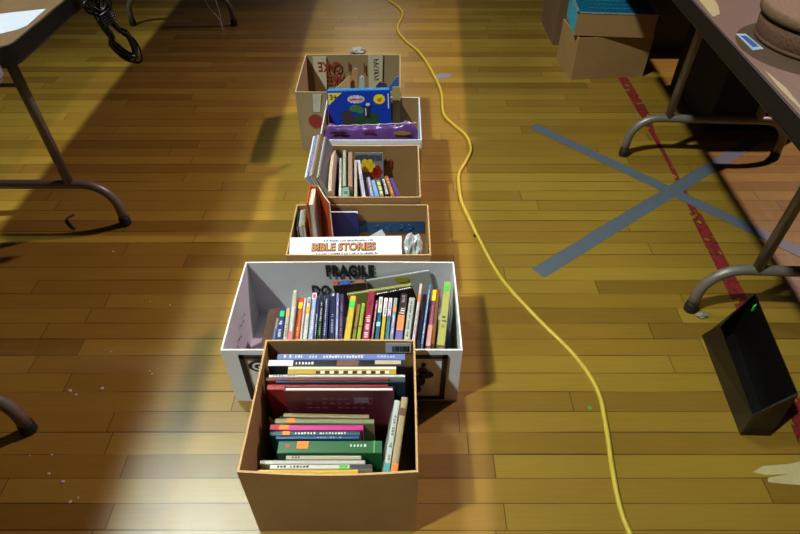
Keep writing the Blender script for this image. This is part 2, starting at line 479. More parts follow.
# ------------------------------------------------------------------ books
def book(name, label, p0, p1, th, depth, cover, pages=None, roll=0.0, hard=False, flip=False, group=None, cat='book', marks=(), rise=None):
    """book whose spine runs p0 -> p1 and whose body hangs below it"""
    p0, p1 = Vector(p0), Vector(p1)
    X = (p1 - p0); L = X.length; X.normalize()
    Z = Vector((0, 0, 1)); Z = (Z - X * Z.dot(X)).normalized()
    Y = Z.cross(X)
    Zr = Z * math.cos(roll) + Y * math.sin(roll)
    mid = (p0 + p1) / 2 - Zr * depth
    m = frame(mid, X, Zr.cross(X))
    root = thing(name, label, cat, group=group, mtx=m)
    c = 0.0022 if hard else 0.0010
    ov = 0.003 if hard else 0.0006
    b = MB()
    hl, ht = L / 2, th / 2
    s = -1 if flip else 1
    def zz(z): return depth - z if flip else z
    r = min(ht * 0.5, 0.003)
    prof = [(-ht, 0), (-ht, depth - r), (-ht + r * 0.3, depth - r * 0.3), (-ht + r, depth), (ht - r, depth), (ht - r * 0.3, depth - r * 0.3), (ht, depth - r), (ht, 0),
            (ht - c, 0), (ht - c, depth - c * 1.5), (-ht + c, depth - c * 1.5), (-ht + c, 0)]
    b.prism([(-hl, y, zz(z)) for y, z in prof], (2 * hl, 0, 0))
    b.build('cover', cover, root)
    g = MB()
    a0, a1 = sorted((zz(ov), zz(depth - c * 1.7)))
    g.box(-hl + ov, hl - ov, -ht + c * 1.02, ht - c * 1.02, a0, a1)
    g.build('page_block', pages or PAGES, root)
    for mk in marks:
        kind, u0, u1, v0, v1, mm = mk
        q = MB()
        e = 0.0006 if kind != 'price_sticker' else 0.0009
        if kind == 'spine_lettering':
            rr = random.Random(hash((u0, u1, L)) & 1023)
            n = max(3, int((u1 - u0) * L / 0.006))
            for i in range(n):
                if rr.random() < 0.16: continue
                xa = -hl + L * (u0 + (u1 - u0) * i / n); w = (u1 - u0) * L / n
                y0 = -ht + th * v0; y1 = -ht + th * v1
                cut = rr.uniform(0.0, 0.35) * (y1 - y0)
                q.box(xa, xa + w * rr.uniform(0.35, 0.75), y0, y1 - cut, depth, depth + e)
        else:
            q.box(-hl + L * u0, -hl + L * u1, -ht + th * v0, -ht + th * v1, depth, depth + e)
        q.build(kind, mm, root)
    return root

ORANGE = mat('f07a1e', 0.5); YEL = mat('f2c51f', 0.5); GREENS = mat('3ac04a', 0.5); WHT = mat('cfcfca', 0.5); BLK = mat('14141a', 0.5)
def st(u0, u1, m, v0=0.1, v1=0.9): return ('price_sticker', u0, u1, v0, v1, m)
def tx(u0, u1, m, v0=0.28, v1=0.72): return ('spine_lettering', u0, u1, v0, v1, m)
def bnd(u0, u1, m, v0=0.02, v1=0.98): return ('spine_band', u0, u1, v0, v1, m)

# --- the front carton: spines run left to right
GA = 'books in the front brown carton'
def bookA(label, xl, xr, yt, yb, h, cover, slant=0.0, **k):
    a = P(400, yt, h).y; c = P(400, yb, h).y
    y = (a + c) / 2; th = (a - c) * 0.96
    u, f, d = ray(400, (yt + yb) / 2)
    x0 = (xl - 400) / FPX * (CAM_H - h) / d; x1 = (xr - 400) / FPX * (CAM_H - h) / d
    return book('book', label, (x0, y + slant, h), (x1, y - slant, h), th, h - 0.0055, cover, group=GA, **k)

bookA('periwinkle blue storybook with white title, farthest back in the front carton', 277.5, 405, 353.4, 359.6, 0.236, cov('6f86cf'), hard=True,
      marks=[tx(0.05, 0.32, WHT), tx(0.36, 0.70, WHT), tx(0.76, 0.93, mat('a9b8e6', 0.5), 0.35, 0.65)])
bookA('black glossy picture-spine book with a white left end', 268.5, 405, 360.0, 366.2, 0.236, cov('20212a'),
      marks=[bnd(0.0, 0.18, WHT), tx(0.20, 0.36, WHT), bnd(0.50, 0.66, mat('6b4a3d', 0.4)), bnd(0.78, 0.97, mat('b7a58e', 0.4), 0.3, 0.95)])
bookA('yellow spine book with black and white piano-key print', 288, 396, 366.6, 374.2, 0.236, cov('d3a72a'),
      marks=[bnd(0.0, 1.0, mat('e9dfb8', 0.5), 0.66, 0.98)] + [bnd(0.26 + i * 0.085, 0.30 + i * 0.085, BLK, 0.05, 0.4) for i in range(8)] + [bnd(0.305 + i * 0.085, 0.34 + i * 0.085, WHT, 0.05, 0.4) for i in range(8)])
bookA('thin white paperback in front of the yellow piano-key book', 269, 405, 374.4, 377.0, 0.234, cov('d5d4cf'), marks=[tx(0.03, 0.2, BLK)])
bookA('thin brownish red book behind the dark teal cover', 266, 388, 377.2, 380.4, 0.232, cov('8a2c22'), marks=[bnd(0.1, 0.16, mat('4a2a6a', 0.5))])
bookA('dark teal book showing its cover at the right of the maroon yearbook', 276, 405.5, 380.7, 382.4, 0.230, cov('12384c'), hard=False)
bookA('bright red thick book whose end shows left of the maroon yearbook', 267, 388, 383.8, 389.5, 0.224, cov('b52a2a'), hard=True)
bookA('maroon yearbook standing with its white page edge up', 284, 394, 386.2, 391.2, 0.243, cov('6a1c2c'), flip=True, hard=True, pages=mat('ece6dc', 0.7, 'pages', amt=0.05))
mb_ = [o for o in col.objects if str(o.get('label', '')).startswith('maroon yearbook')][0]
q = MB(); rr = random.Random(40)
mw = (P(400, 386.2, 0.243).y - P(400, 391.2, 0.243).y) * 0.96 / 2
for r_ in range(3):
    for k in range(9):
        if rr.random() < 0.15: continue
        q.box(-0.07 + k * 0.016, -0.062 + k * 0.016 + rr.uniform(0, 0.004), -mw - 0.0005, -mw + 0.0002, 0.205 - r_ * 0.016, 0.211 - r_ * 0.016)
q.build('cover_lettering', mat('6e2c4e', 0.5), mb_)
q = MB(); q.box(0.030, 0.060, -mw - 0.0006, -mw + 0.0002, 0.196, 0.214); q.build('cover_sticker', mat('75607a', 0.45, amt=0.3), mb_)
bookA('tan page-edge paperback, slanting, behind the orange-stickered grey book', 283.5, 369, 413.4, 417.4, 0.186, cov('b59a68'), pages=PAGES_TAN, slant=0.002)
bookA('grey-green thin book with an orange sticker behind the magenta book', 275, 374, 418.2, 423.6, 0.186, cov('8f8a5c'), pages=PAGES_TAN, slant=0.001,
      marks=[st(0.12, 0.2, ORANGE), bnd(0.2, 1.0, mat('4d7a5a', 0.5), 0.05, 0.35)])
bookA('magenta pink spine book with an orange sticker', 270, 363, 424.4, 430.2, 0.186, cov('d8218a'), marks=[bnd(0.0, 0.1, mat('a3203c', 0.5)), st(0.1, 0.2, ORANGE)])
bookA('teal spine book with white lettering and an orange sticker', 270, 360, 430.6, 435.6, 0.186, cov('1c5560'), marks=[st(0.14, 0.22, ORANGE), tx(0.28, 0.86, WHT)])
bookA('thin blue book between the teal and the green books', 276, 359, 435.9, 438.9, 0.184, cov('22508c'), marks=[tx(0.5, 0.8, mat('7fa0c0', 0.5))])
bookA('thick green hardback with an orange sticker and red dot', 278, 382, 440.0, 453.6, 0.190, cov('1c6b34'), hard=True,
      marks=[st(0.18, 0.29, ORANGE, 0.35, 0.9), ('spine_emblem', 0.07, 0.11, 0.4, 0.7, mat('a03a30', 0.5)), tx(0.66, 0.86, WHT, 0.5, 0.7), bnd(0.92, 0.93, mat('5fae6a', 0.4)), bnd(0.02, 1.0, mat('0f4a22', 0.4), 0.02, 0.08)])
bookA('beige spine paperback between green hardback and grey white book', 286, 361, 455.0, 459.4, 0.192, cov('b9b096'), marks=[tx(0.08, 0.2, BLK)])
bookA('greyish white thick-paper book third from the front wall', 260, 365, 459.9, 464.0, 0.196, cov('c3bfb8'))
bookA('white book with a dark title, green patch and black right end', 270, 372, 464.3, 468.9, 0.199, cov('dcd8c8'),
      marks=[tx(0.07, 0.42, BLK), bnd(0.68, 0.76, mat('5aa83c', 0.5)), bnd(0.78, 1.0, mat('2a2630', 0.5))])
bookA('yellow spine book against the front wall of the front carton', 257.5, 358, 469.2, 473.6, 0.203, cov('e0b421'), marks=[tx(0.2, 0.62, mat('b98a1a', 0.5))])
book('book', 'white and teal paperback leaning along the right wall of the front carton', (-0.0275, 0.545, 0.196), (-0.005, 0.695, 0.226), 0.012, 0.15, cov('c9cfc4'), roll=-0.14, group=GA,
     marks=[bnd(0.0, 0.16, mat('3f8f92', 0.5)), tx(0.2, 0.8, mat('3e5a4a', 0.5))])
book('book', 'tan page-edge paperback with orange sticker leaning along the right wall', (-0.0125, 0.543, 0.199), (0.0105, 0.70, 0.230), 0.014, 0.15, cov('b79f72'), roll=-0.14, group=GA, pages=PAGES_TAN,
     marks=[st(0.0, 0.15, ORANGE, 0.05, 0.95), bnd(0.75, 0.85, mat('5a3c22', 0.6))])
sp = MB()
o0 = P(281, 404, 0.165)
zz0 = 0.0055
pts = []
for i in range(9):
    a = i / 8
    pts.append((o0.x - 0.022 + 0.044 * a, 0.7035 - 0.010 - 0.006 * math.sin(a * 5.0), 0))
for i in range(8):
    x0_, y0_, _ = pts[i]; x1_, y1_, _ = pts[i + 1]
    t0 = 0.165 + 0.006 * math.sin(i * 1.7); t1 = 0.165 + 0.006 * math.sin((i + 1) * 1.7)
    sp.prism([(x0_, y0_, zz0), (x1_, y1_, zz0), (x1_, y1_, t1), (x0_, y0_, t0)], (0, 0.0006, 0))
tag(sp.build('paper_slip', mat('b8ab98', 0.8, amt=0.25, scale=60)), 'torn beige paper slip standing below the bright red book end', 'paper')

# --- the white carton: spines run away from the camera
GBk = 'books in the wide white carton'
def bookB(label, xb, yb, xf, yf, w, cover, **k):
    h = 0.15 + max(0.0, 297 - yb) * 0.0023
    b_ = P(xb, yb, h); f_ = P(xf, yf, h)
    b_.y = min(b_.y, 1.078)
    u, f, d = ray(xf, (yb + yf) / 2)
    th = w / FPX * (CAM_H - h) / d
    X = (b_ - f_); X.normalize()
    return book('book', label, f_, f_ + (b_ - f_) , th * 0.93, h - 0.0055, cover, group=GBk, **k)
R_ = 0.0
LB = [
 ('thin peach and blue booklet at the left end of the white carton', 277.6, 318, 273.6, 340, 2.6, 'b08a86', dict(marks=[bnd(0, .5, mat('4a66a0', .4))])),
 ('navy blue book with a bright green sticker', 282.4, 308, 278.5, 340, 6.6, '1f3f8a', dict(marks=[st(.72, .9, GREENS, .05, .75), tx(.1, .6, WHT)])),
 ('white and peach book with a pale orange sticker', 288.6, 308, 284.9, 340, 4.4, 'cfc6b4', dict(marks=[st(.72, .88, mat('f0a060', .5)), tx(.1, .5, mat('8a6a50', .5))])),
 ('tall white spine book with cream spots', 295.2, 290, 289.6, 340, 4.3, 'dcd6d0', dict(marks=[tx(.66, .82, mat('c8b040', .5), .1, .9), tx(.82, .98, mat('a0a060', .5)), bnd(0, .16, mat('d86a6a', .5))])),
 ('orange spine book with a yellow sticker', 301.6, 297, 295.8, 340, 5.6, 'e0662a', dict(marks=[st(.72, .86, YEL, .08, .92), bnd(.88, .98, mat('c23a28', .5)), tx(.05, .3, mat('f0a030', .5))])),
 ('thin white pamphlet right of the orange book', 305.2, 298, 300.6, 340, 2.2, 'dcd4cc', dict(marks=[tx(.1, .9, mat('c09a90', .5))])),
 ('white spine book with an orange round sticker', 309.4, 297, 304.6, 340, 4.6, 'dad8d0', dict(marks=[st(.6, .76, mat('f0a020', .5)), tx(.85, .95, BLK), tx(.1, .5, mat('a0a0b0', .5))])),
 ('light blue spine book with a pink square on top', 314.8, 293, 310.2, 340, 4.6, 'a9bfe6', dict(marks=[bnd(.86, 1, mat('e8dce4', .5)), ('price_sticker', .88, .97, .2, .8, mat('b03070', .5)), tx(.1, .7, WHT)])),
 ('thin blue book left of the black and green one', 318.4, 297.5, 314.6, 340, 2.6, '35509a', dict(marks=[tx(.1, .6, WHT)])),
 ('black and dark green spine book', 322.0, 294, 318.8, 340, 4.0, '20302a', dict(marks=[tx(.1, .35, mat('5a9a50', .5)), tx(.4, .9, mat('c0c8c0', .5))])),
 ('navy hardback with a long white spine title, left one of the two', 327.2, 294, 324.1, 340, 5.2, '222c5e', dict(hard=True, marks=[tx(.1, .9, mat('b8bcd0', .5), .4, .7)])),
 ('navy hardback with fine white marks, right one of the two', 333.2, 293, 331.2, 340, 6.2, '1c2650', dict(hard=True, marks=[tx(.15, .55, mat('8a90b0', .5)), ('spine_emblem', .93, .98, .3, .7, WHT)])),
 ('thin lavender blue book beside the purple one', 337.8, 293, 336.4, 340, 2.8, '8a96d0', dict(marks=[tx(.1, .8, WHT)])),
 ('dark purple spine book before the bright yellow one', 341.8, 294, 340.2, 340, 3.8, '4a2f66', dict(marks=[tx(.1, .8, mat('8a78a0', .5))])),
 ('bright yellow book with a green sticker', 353.3, 295.7, 346.6, 340, 6.6, 'e2cf3a', dict(marks=[st(.72, .86, GREENS, .05, .95), tx(.1, .62, mat('e0a020', .5))])),
 ('narrow olive brown book between the yellow and lime books', 359.0, 304, 353.4, 340, 3.6, '8e8a30', dict(marks=[bnd(.3, .36, mat('5a3a20', .5)), tx(.5, .9, mat('c07040', .5))])),
 ('lime green spine book', 363.6, 303, 358.4, 340, 4.4, 'a9c23c', dict(marks=[bnd(.34, .38, mat('b04a3a', .5)), tx(.5, .9, mat('5a9a30', .5))])),
 ('crimson spine book with white lower lettering', 371.8, 291, 365.2, 340, 6.8, 'b02048', dict(hard=True, marks=[tx(.05, .5, mat('e8c8d0', .5), .2, .85), ('spine_emblem', .7, .8, .2, .8, mat('70102a', .5))])),
 ('thin dusty pink book right of the crimson one', 377.0, 300, 371.6, 340, 2.6, 'a06a78', dict(marks=[tx(.1, .9, mat('d8b0b8', .5))])),
 ('teal book with a cyan patch and white top', 381.2, 297, 376.6, 340, 4.0, '1f6a86', dict(marks=[bnd(.62, 1, mat('cfd0c8', .5)), bnd(.3, .4, mat('8ad8e0', .5)), tx(.66, .96, mat('707060', .5))])),
 ('yellow spine book with a printed white top', 386.2, 298, 381.8, 340, 3.8, 'e0c02c', dict(marks=[bnd(.55, 1, mat('d8d4d8', .5)), tx(.58, .95, mat('6a5a9a', .5))])),
 ('sea green and lilac spine book', 390.8, 298, 386.6, 340, 3.8, '4a8a8a', dict(marks=[bnd(.55, 1, mat('c8b8d0', .5)), tx(.1, .9, mat('405a7a', .5))])),
 ('lavender blue book with an orange patch', 395.8, 298, 391.2, 340, 3.8, '8a96cc', dict(marks=[bnd(.66, .78, mat('e8902a', .5)), bnd(.8, 1, mat('8a9a90', .5)), tx(.1, .6, WHT)])),
 ('dark brown picture book with orange and violet lower spine', 404.0, 293.5, 398.4, 340, 7.4, '3a2c30', dict(marks=[bnd(.0, .2, mat('6a5a9a', .5)), bnd(.2, .52, mat('d0804a', .5)), tx(.55, .7, mat('d8c8b8', .5), .1, .9), tx(.8, .97, mat('9a8a88', .5))])),
 ('white spine paperback with small dark print', 412.2, 297.5, 406.6, 340, 6.4, 'd8d8cc', dict(marks=[tx(.08, .92, mat('3a4a3a', .5), .4, .65)])),
 ('tall white and pink thin book', 421.0, 281, 413.4, 340, 3.0, 'e0cfcc', dict(marks=[bnd(.66, .8, mat('e07a4a', .5)), tx(.1, .5, mat('a08080', .5))])),
 ('grey green spine book right of the tall white one', 425.2, 294, 418.6, 340, 3.8, '7a8478', dict(marks=[tx(.8, .95, mat('3a6a40', .5))])),
 ('thin tall sky blue book', 430.0, 282, 421.9, 344, 2.2, '5f86c8', dict(marks=[tx(.1, .9, WHT)])),
 ('mauve and red book with a yellow top', 434.6, 289, 427.9, 346, 5.0, '7a4a80', dict(marks=[bnd(.78, .98, YEL), bnd(0, .35, mat('c08a80', .5)), tx(.36, .7, mat('c85a4a', .5))])),
 ('brown orange hardback left of the large pale yellow one', 438.8, 288, 432.8, 344, 3.6, 'a8622c', dict(hard=True)),
 ('pale yellow-green hardback with a green sticker at the right end', 447.6, 278, 440.6, 345, 8.2, 'c2bf5e', dict(hard=True, marks=[st(.84, .96, GREENS, .2, .8), tx(.26, .3, BLK, .3, .7), tx(.34, .37, BLK, .1, .8), tx(.4, .43, BLK, .3, .75)])),
]
for (lab, xb, yb, xf, yf, w, c, k) in LB:
    bookB(lab, xb, yb, xf, yf, w, cov(c), **k)

b = MB(); a0 = P(274.5, 309, 0.14)
b.prism([(-0.362, 0.865, 0.0045), (-0.312, 0.865, 0.0045), (-0.308, 0.865, 0.10), (-0.312, 0.865, 0.125), (-0.345, 0.865, 0.118)], (0, 0.185, 0))
tag(b.build('cardboard_filler', mat('4a3120', 0.8, 'kraft')), 'dark brown cardboard wedge left of the row of books in the white carton', 'cardboard')
# items lying across at the back of the white carton
def across(name, label, xl, yl, xr, yr, Y, th, cover, group=GBk, bottom=0.006, **k):
    a = Q(xl, yl, Y); b_ = Q(xr, yr, Y)
    return book(name, label, a, b_, th, min(a.z, b_.z) - bottom - 0.012, cover, group=group, **k)
across('picture_book', 'large pale grey picture book with a yellow-green round badge against the back wall', 356, 281.5, 429, 270, 1.133, 0.006, cov('c4c4bd'))
bg = MB(); q = Q(402, 279.5, 1.1285)
bg.lathe([(0.019, 0), (0.019, 0.0006)], 24, Matrix.Translation(q) @ Matrix.Rotation(PI / 2, 4, 'X') @ Matrix.Diagonal((1, 0.55, 1, 1)))
ob = bg.build('round_badge', mat('a3a52c', 0.5, amt=0.4, scale=200))
for o_ in col.objects:
    if o_.name.startswith('picture_book'):
        bpy.context.view_layer.update(); ob.parent = o_; ob.matrix_parent_inverse = o_.matrix_world.inverted()
across('book', 'dark picture book with red end and blue and brown blocks behind the purple book', 333, 284, 366, 281, 1.118, 0.014, cov('2c1c22'),
       marks=[bnd(.0, .14, mat('a03028', .5)), bnd(.2, .52, mat('23408f', .5), .05, .95), bnd(.62, .95, mat('7d4a2a', .5), .1, .9)])
across('book', 'olive yellow book lying across behind the crimson spine', 347, 293.5, 411, 284, 1.104, 0.010, cov('a89f4a'))
across('book', 'black and white striped book lying across behind the teal spines', 368, 295, 413, 286.5, 1.091, 0.010, cov('15151a'), marks=[tx(.2, .95, WHT, .1, .5)])

# --- Bible Stories carton
GC = 'books in the Bible Stories carton'
# white boxed set, front face tipped up to the camera
root = thing('boxed_book_set', 'white Bible Stories boxed set tilted at the front of its brown carton', 'book set',
             mtx=frame((-0.149, 1.2105, 0.199), (1, 0.012, 0.012), (0, math.cos(0.30), math.sin(0.30))))
b = MB(); b.box(-0.154, 0.154, -0.032, 0.032, -0.186, 0.0); b.build('slipcase', mat('d5d8e4', 0.35, amt=0.05), root, bevel=0.002)
b = MB(); b.box(-0.1535, 0.1535, 0.0322, 0.0326, -0.18, -0.004); b.build('side_panel', mat('e3e5ec', 0.35, amt=0.05), root)
tT = Matrix.Translation((-0.094, -0.0125, 0.0003))
text_part('title_outline', 'BIBLE STORIES', 0.033, mat('3a1408', 0.5), root, tT @ Matrix.Translation((0.0008, -0.0010, 0)), bold=0.0024, sx=0.84)
text_part('title_lettering', 'BIBLE STORIES', 0.033, mat('c47a1e', 0.5), root, tT @ Matrix.Translation((0, 0, 0.0006)), bold=0.0004, sx=0.84)
for (ya, xa, xb_, seed) in ((0.0155, -0.06, 0.075, 5), (-0.0265, -0.08, 0.085, 6)):
    q = MB(); rr = random.Random(seed); xx = xa
    while xx < xb_:
        w = rr.uniform(0.0012, 0.004); q.box(xx, xx + w, ya, ya + rr.uniform(0.003, 0.006), 0.0, 0.0006); xx += w + rr.choice((0.001, 0.001, 0.004))
    q.build('small_lettering', mat('26365e', 0.5), root)

def spineC(label, xb, yb, xf, yf, h, th, cover, **k):
    return book('book', label, P(xf, yf, h), P(xb, yb, h), th, h - 0.006, cover, group=GC, **k)
spineC('thin black and white magazine against the left wall behind the Bible set', 299.0, 209.5, 297.0, 226.5, 0.19, 0.006, cov('2a2a30'))
spineC('pale grey paperback second from the left behind the Bible set', 302.0, 210, 300.2, 226.5, 0.195, 0.010, cov('b7bdb6'))
spineC('cream and tan magazine left of the orange book', 304.8, 209, 303.4, 225, 0.20, 0.008, cov('b99f66'), marks=[tx(.2, .9, mat('5a4a2a', .5))])
# orange book standing half open
root = thing('open_book', 'orange hardback standing half open behind the left end of the Bible set', 'book', (-0.243, 1.335, 0.006), 0, GC)
b = MB(); b.box(-0.0125, 0.0015, -0.028, 0.048, 0.0, 0.262); b.build('page_block', PAGES, root)
b = MB(); b.box(-0.0165, -0.0135, -0.032, 0.053, 0.0, 0.270); b.box(-0.0165, 0.006, 0.0495, 0.053, 0.0, 0.270)
b.build('cover', mat('c2511c', 0.4, amt=0.1), root)
b = MB()
n = 10
arc = [(0.0065 + 0.040 * (i / n) ** 0.8, 0.050 - 0.075 * (i / n) - 0.010 * math.sin(PI * i / n)) for i in range(n + 1)]
for i in range(n):
    (xa, ya), (xb_, yb_) = arc[i], arc[i + 1]
    b.prism([(xa, ya, 0), (xb_, yb_, 0), (xb_, yb_, 0.270 - 0.004 * (i + 1) / n), (xa, ya, 0.270 - 0.004 * i / n)], (0.0015, 0.0008, 0))
b.build('front_board', mat('a03c14', 0.5, amt=0.15), root)
b = MB(); b.tube([(x_ + 0.0008, y_, 0.2705 - 0.004 * i / n) for i, (x_, y_) in enumerate(arc)] + [(arc[-1][0] + 0.0008, arc[-1][1], z) for z in (0.26, 0.2, 0.1, 0.01)], 0.0016, 6)
b.build('board_edge', mat('d9c4a4', 0.7), root)
# navy book face out
root = thing('book', 'navy blue book with rounded corners standing against the back wall', 'book', (-0.174, 1.3725, 0.006), 0, GC)
b = MB()
W2, H2, r = 0.050, 0.183, 0.010
out = [(-W2, 0, 0), (W2, 0, 0)] + [(W2 - r + r * math.cos(a), 0, H2 - r + r * math.sin(a)) for a in [i * PI / 8 for i in range(5)]] + [(-W2 + r + r * math.cos(a), 0, H2 - r + r * math.sin(a)) for a in [PI / 2 + i * PI / 8 for i in range(5)]]
b.prism(out, (0, 0.0015, 0)); b.build('cover', mat('141c66', 0.4, amt=0.15), root)
b = MB(); b.box(-W2 + 0.002, W2 - 0.002, 0.0016, 0.012, 0.0, H2 - 0.003); b.build('page_block', PAGES, root)
b = MB(); b.prism([(x_, 0.0121, z_) for x_, _, z_ in out], (0, 0.0015, 0)); b.build('back_cover', mat('141c66', 0.4, amt=0.15), root)
# crumpled bag and paper corner
def crumple(name, label, cat, c, sx, sy, sz, m, seed, sub=4, amp=0.55, group=None):
    bm = bmesh.new(); bmesh.ops.create_icosphere(bm, subdivisions=sub, radius=1.0)
    rr = random.Random(seed)
    dirs = [Vector((rr.gauss(0, 1), rr.gauss(0, 1), rr.gauss(0, 1))).normalized() for _ in range(26)]
    off = Vector((seed * 3.1, seed * 1.7, seed * 0.9))
    for v in bm.verts:
        n_ = v.co.normalized()
        k = 0.92 + amp * (0.9 * mnoise.noise(n_ * 1.6 + off) - 0.7 * abs(mnoise.noise(n_ * 3.7 + off)) + 0.25 * mnoise.noise(n_ * 9.0 + off))
        v.co = Vector((n_.x * sx * k, n_.y * sy * k, max(n_.z * sz * k, -sz * 0.7)))
    zmin = min(v.co.z for v in bm.verts)
    for v in bm.verts: v.co.z -= zmin
    me = bpy.data.meshes.new(name); bm.to_mesh(me); bm.free(); me.materials.append(m)
    o = bpy.data.objects.new(name, me); o.location = c; col.objects.link(o)
    return tag(o, label, cat, group)
qa = P(413, 247, 0.16)
crumple('plastic_bag', 'crumpled white plastic bag right of the Bible Stories set', 'bag', (0.036, 1.236, 0.006), 0.034, 0.046, 0.138, mat('dde6ea', 0.35, amt=0.1, scale=60, bump=0.3), 3, amp=0.28)
b = MB(); a0 = Q(381, 229.5, 1.305); 
b.prism([(a0.x - 0.05, 1.305, 0.006), (a0.x + 0.03, 1.305, 0.006), (a0.x + 0.012, 1.305, a0.z - 0.02), (a0.x + 0.002, 1.305, a0.z), (a0.x - 0.04, 1.305, a0.z - 0.03)], (0, 0.0008, 0))
tag(b.build('paper_sheet', mat('dfe2e2', 0.7)), 'white paper with a pointed corner rising behind the Bible Stories set', 'paper')

# --- children-book carton
GD = 'books in the children-book carton'
lean = math.radians(22)
pf = Vector((-0.2795, 1.432, 0.272)); pb = Vector((-0.2795, 1.665, 0.272))
offs = 0.0
for lab, th, c, mk in (
    ('white and blue large magazine leaning outermost over the left side', 0.008, 'b9c6dc', [bnd(0, 1, mat('e2e4ea', .4), .5, .98), tx(.1, .9, mat('4060a8', .4), .05, .4)]),
    ('blue and teal thin magazine second in the left leaning stack', 0.0055, '4a78b4', [tx(.1, .9, WHT)]),
    ('lilac and white magazine third in the left leaning stack', 0.008, 'cdb9cf', [tx(.2, .8, mat('9a86b0', .5))]),
    ('olive tan book fourth in the left leaning stack', 0.007, '9a8038', [])):
    o_ = Vector((math.cos(lean), 0, math.sin(lean))) * (offs + th / 2)
    book('magazine', lab, pf + o_, pb + o_, th * 0.95, 0.105, cov(c), roll=lean, group=GD, marks=mk, cat='magazine')
    offs += th
pf = Vector((-0.2735, 1.436, 0.257)); pb = Vector((-0.2735, 1.668, 0.257)); l2 = lean; offs += 0.0004
for lab, th, c, mk in (
    ('glossy grey white magazine leaning inside the left leaning stack', 0.006, 'b4b8b8', [tx(.1, .9, WHT)]),
    ('dark grey magazine leaning next to the beige folder', 0.006, '66686c', [tx(.05, .5, mat('8a8a8a', .5))])):
    o_ = Vector((math.cos(l2), 0, math.sin(l2))) * (offs + th / 2)
    book('magazine', lab, pf + o_, pb + o_, th * 0.95, 0.09, cov(c), roll=l2, group=GD, marks=mk, cat='magazine')
    offs += th
def spineD(label, xb, yb, xf, yf, h, th, cover, name='book', **k):
    return book(name, label, P(xf, yf, h), P(xb, yb, h), th, h - 0.006, cover, group=GD, **k)
fb = MB()
prof = [(-0.206, 0.006), (-0.200, 0.006), (-0.199, 0.20), (-0.200, 0.228), (-0.203, 0.243), (-0.213, 0.240), (-0.212, 0.228), (-0.207, 0.20), (-0.205, 0.17)]
fy = [1.418, 1.46, 1.52, 1.60, 1.655]
fs_ = [0.97, 1.0, 1.02, 1.0, 0.93]
rings = [[fb.bm.verts.new((x_ + 0.19 - 0.002 * k, y_ - 1.53, 0.006 + (z_ - 0.006) * f_ - 0.006)) for x_, z_ in prof] for k, (y_, f_) in enumerate(zip(fy, fs_))]
for a_, b2 in zip(rings, rings[1:]):
    for k in range(len(prof)): fb.bm.faces.new((a_[k], a_[(k + 1) % len(prof)], b2[(k + 1) % len(prof)], b2[k]))
fb.bm.faces.new(rings[0][::-1]); fb.bm.faces.new(rings[-1])
o = fb.build('paper_folder', mat('bda994', 0.75, amt=0.2, scale=30)); o.location = (-0.19, 1.53, 0.006)
tag(o, 'beige bulging paper folder between the leaning magazines and white book', 'folder', GD)
spineD('white paperback right of the beige folder', 340.3, 158, 340.0, 196, 0.207, 0.008, cov('d4d8d4'))
spineD('pale green folder running to the back wall', 344.4, 150, 344.2, 186, 0.207, 0.011, cov('a9b898'), name='folder', cat='folder')
spineD('small mint green notebook at the front wall', 345.4, 187.5, 345.6, 196.5, 0.203, 0.024, cov('7fa892'), marks=[tx(.3, .6, mat('3a5a4a', .5))])
spineD('salmon tan thick paperback behind the mint notebook', 350.2, 152, 350.2, 186.5, 0.205, 0.014, cov('b08a72'), pages=PAGES_TAN)
spineD('cream paperback right of the salmon one', 355.6, 160, 355.6, 196.5, 0.2, 0.009, cov('c9bda6'))
spineD('white lilac thin book slanting before the flower magazine', 358.6, 160, 364.0, 196.5, 0.19, 0.011, cov('d6cfe0'), marks=[tx(.1, .6, mat('8a7ab0', .5))])
for lab, xb, yb, xf, yf, c, mk in (
    ('lilac blue small book first in the slanting fan', 368, 177, 372, 196, 'a9aedb', [tx(.1, .9, WHT)]),
    ('pale blue small book second in the slanting fan', 373, 180, 377, 196, '8fb0dc', [bnd(0, .4, mat('6f8fe0', .5))]),
    ('green and white small book third in the slanting fan', 378, 180, 382, 196, '7f9c5a', [tx(.1, .9, mat('e0dca0', .5), .1, .9)]),
    ('black and white small book fourth in the slanting fan', 382.5, 178, 387.4, 196, '22222c', [tx(.05, .95, WHT, .1, .8)]),
    ('orange brown small book fifth in the slanting fan', 386.2, 176, 393.4, 196, 'b5692a', [tx(.1, .9, mat('e8b070', .5))]),
    ('purple small book last in the slanting fan', 391.2, 178, 398.4, 196, '5a4494', [])):
    spineD(lab, xb, yb, xf, yf, 0.15, 0.0128, cov(c), marks=mk)
# magazine with flower
a0 = Q(354.5, 153, 1.672); a1 = Q(383.2, 152.6, 1.672)
wd = a1.x - a0.x; ht = a0.z - 0.006
root = thing('magazine', 'grey magazine with a yellow and red flower cover leaning on the back wall', 'magazine', group=GD,
             mtx=frame(((a0.x + a1.x) / 2, 1.655, 0.006), (1, 0, 0), (0, 0.02, ht)))
b = MB(); b.box(-wd / 2, wd / 2, 0, ht, -0.003, 0.0); b.build('cover', mat('7d8087', 0.35, amt=0.2, scale=30), root)
q = MB(); rr = random.Random(2); xx = -wd / 2 + 0.003
while xx < wd / 2 - 0.008:
    w = rr.uniform(0.0025, 0.006); q.box(xx, xx + w, ht - 0.030, ht - 0.006 - rr.uniform(0, 0.004), 0, 0.0005); xx += w + 0.0015
q.build('title_lettering', mat('2c3a48', 0.5), root)
def disc(mb, x, y, rx, ry, rot=0.0, z=0.0, e=0.0006):
    mb.lathe([(1, z), (1, z + e)], 14, Matrix.Translation((x, y, 0)) @ Matrix.Rotation(rot, 4, 'Z') @ Matrix.Diagonal((rx, ry, 1, 1)))
q = MB()
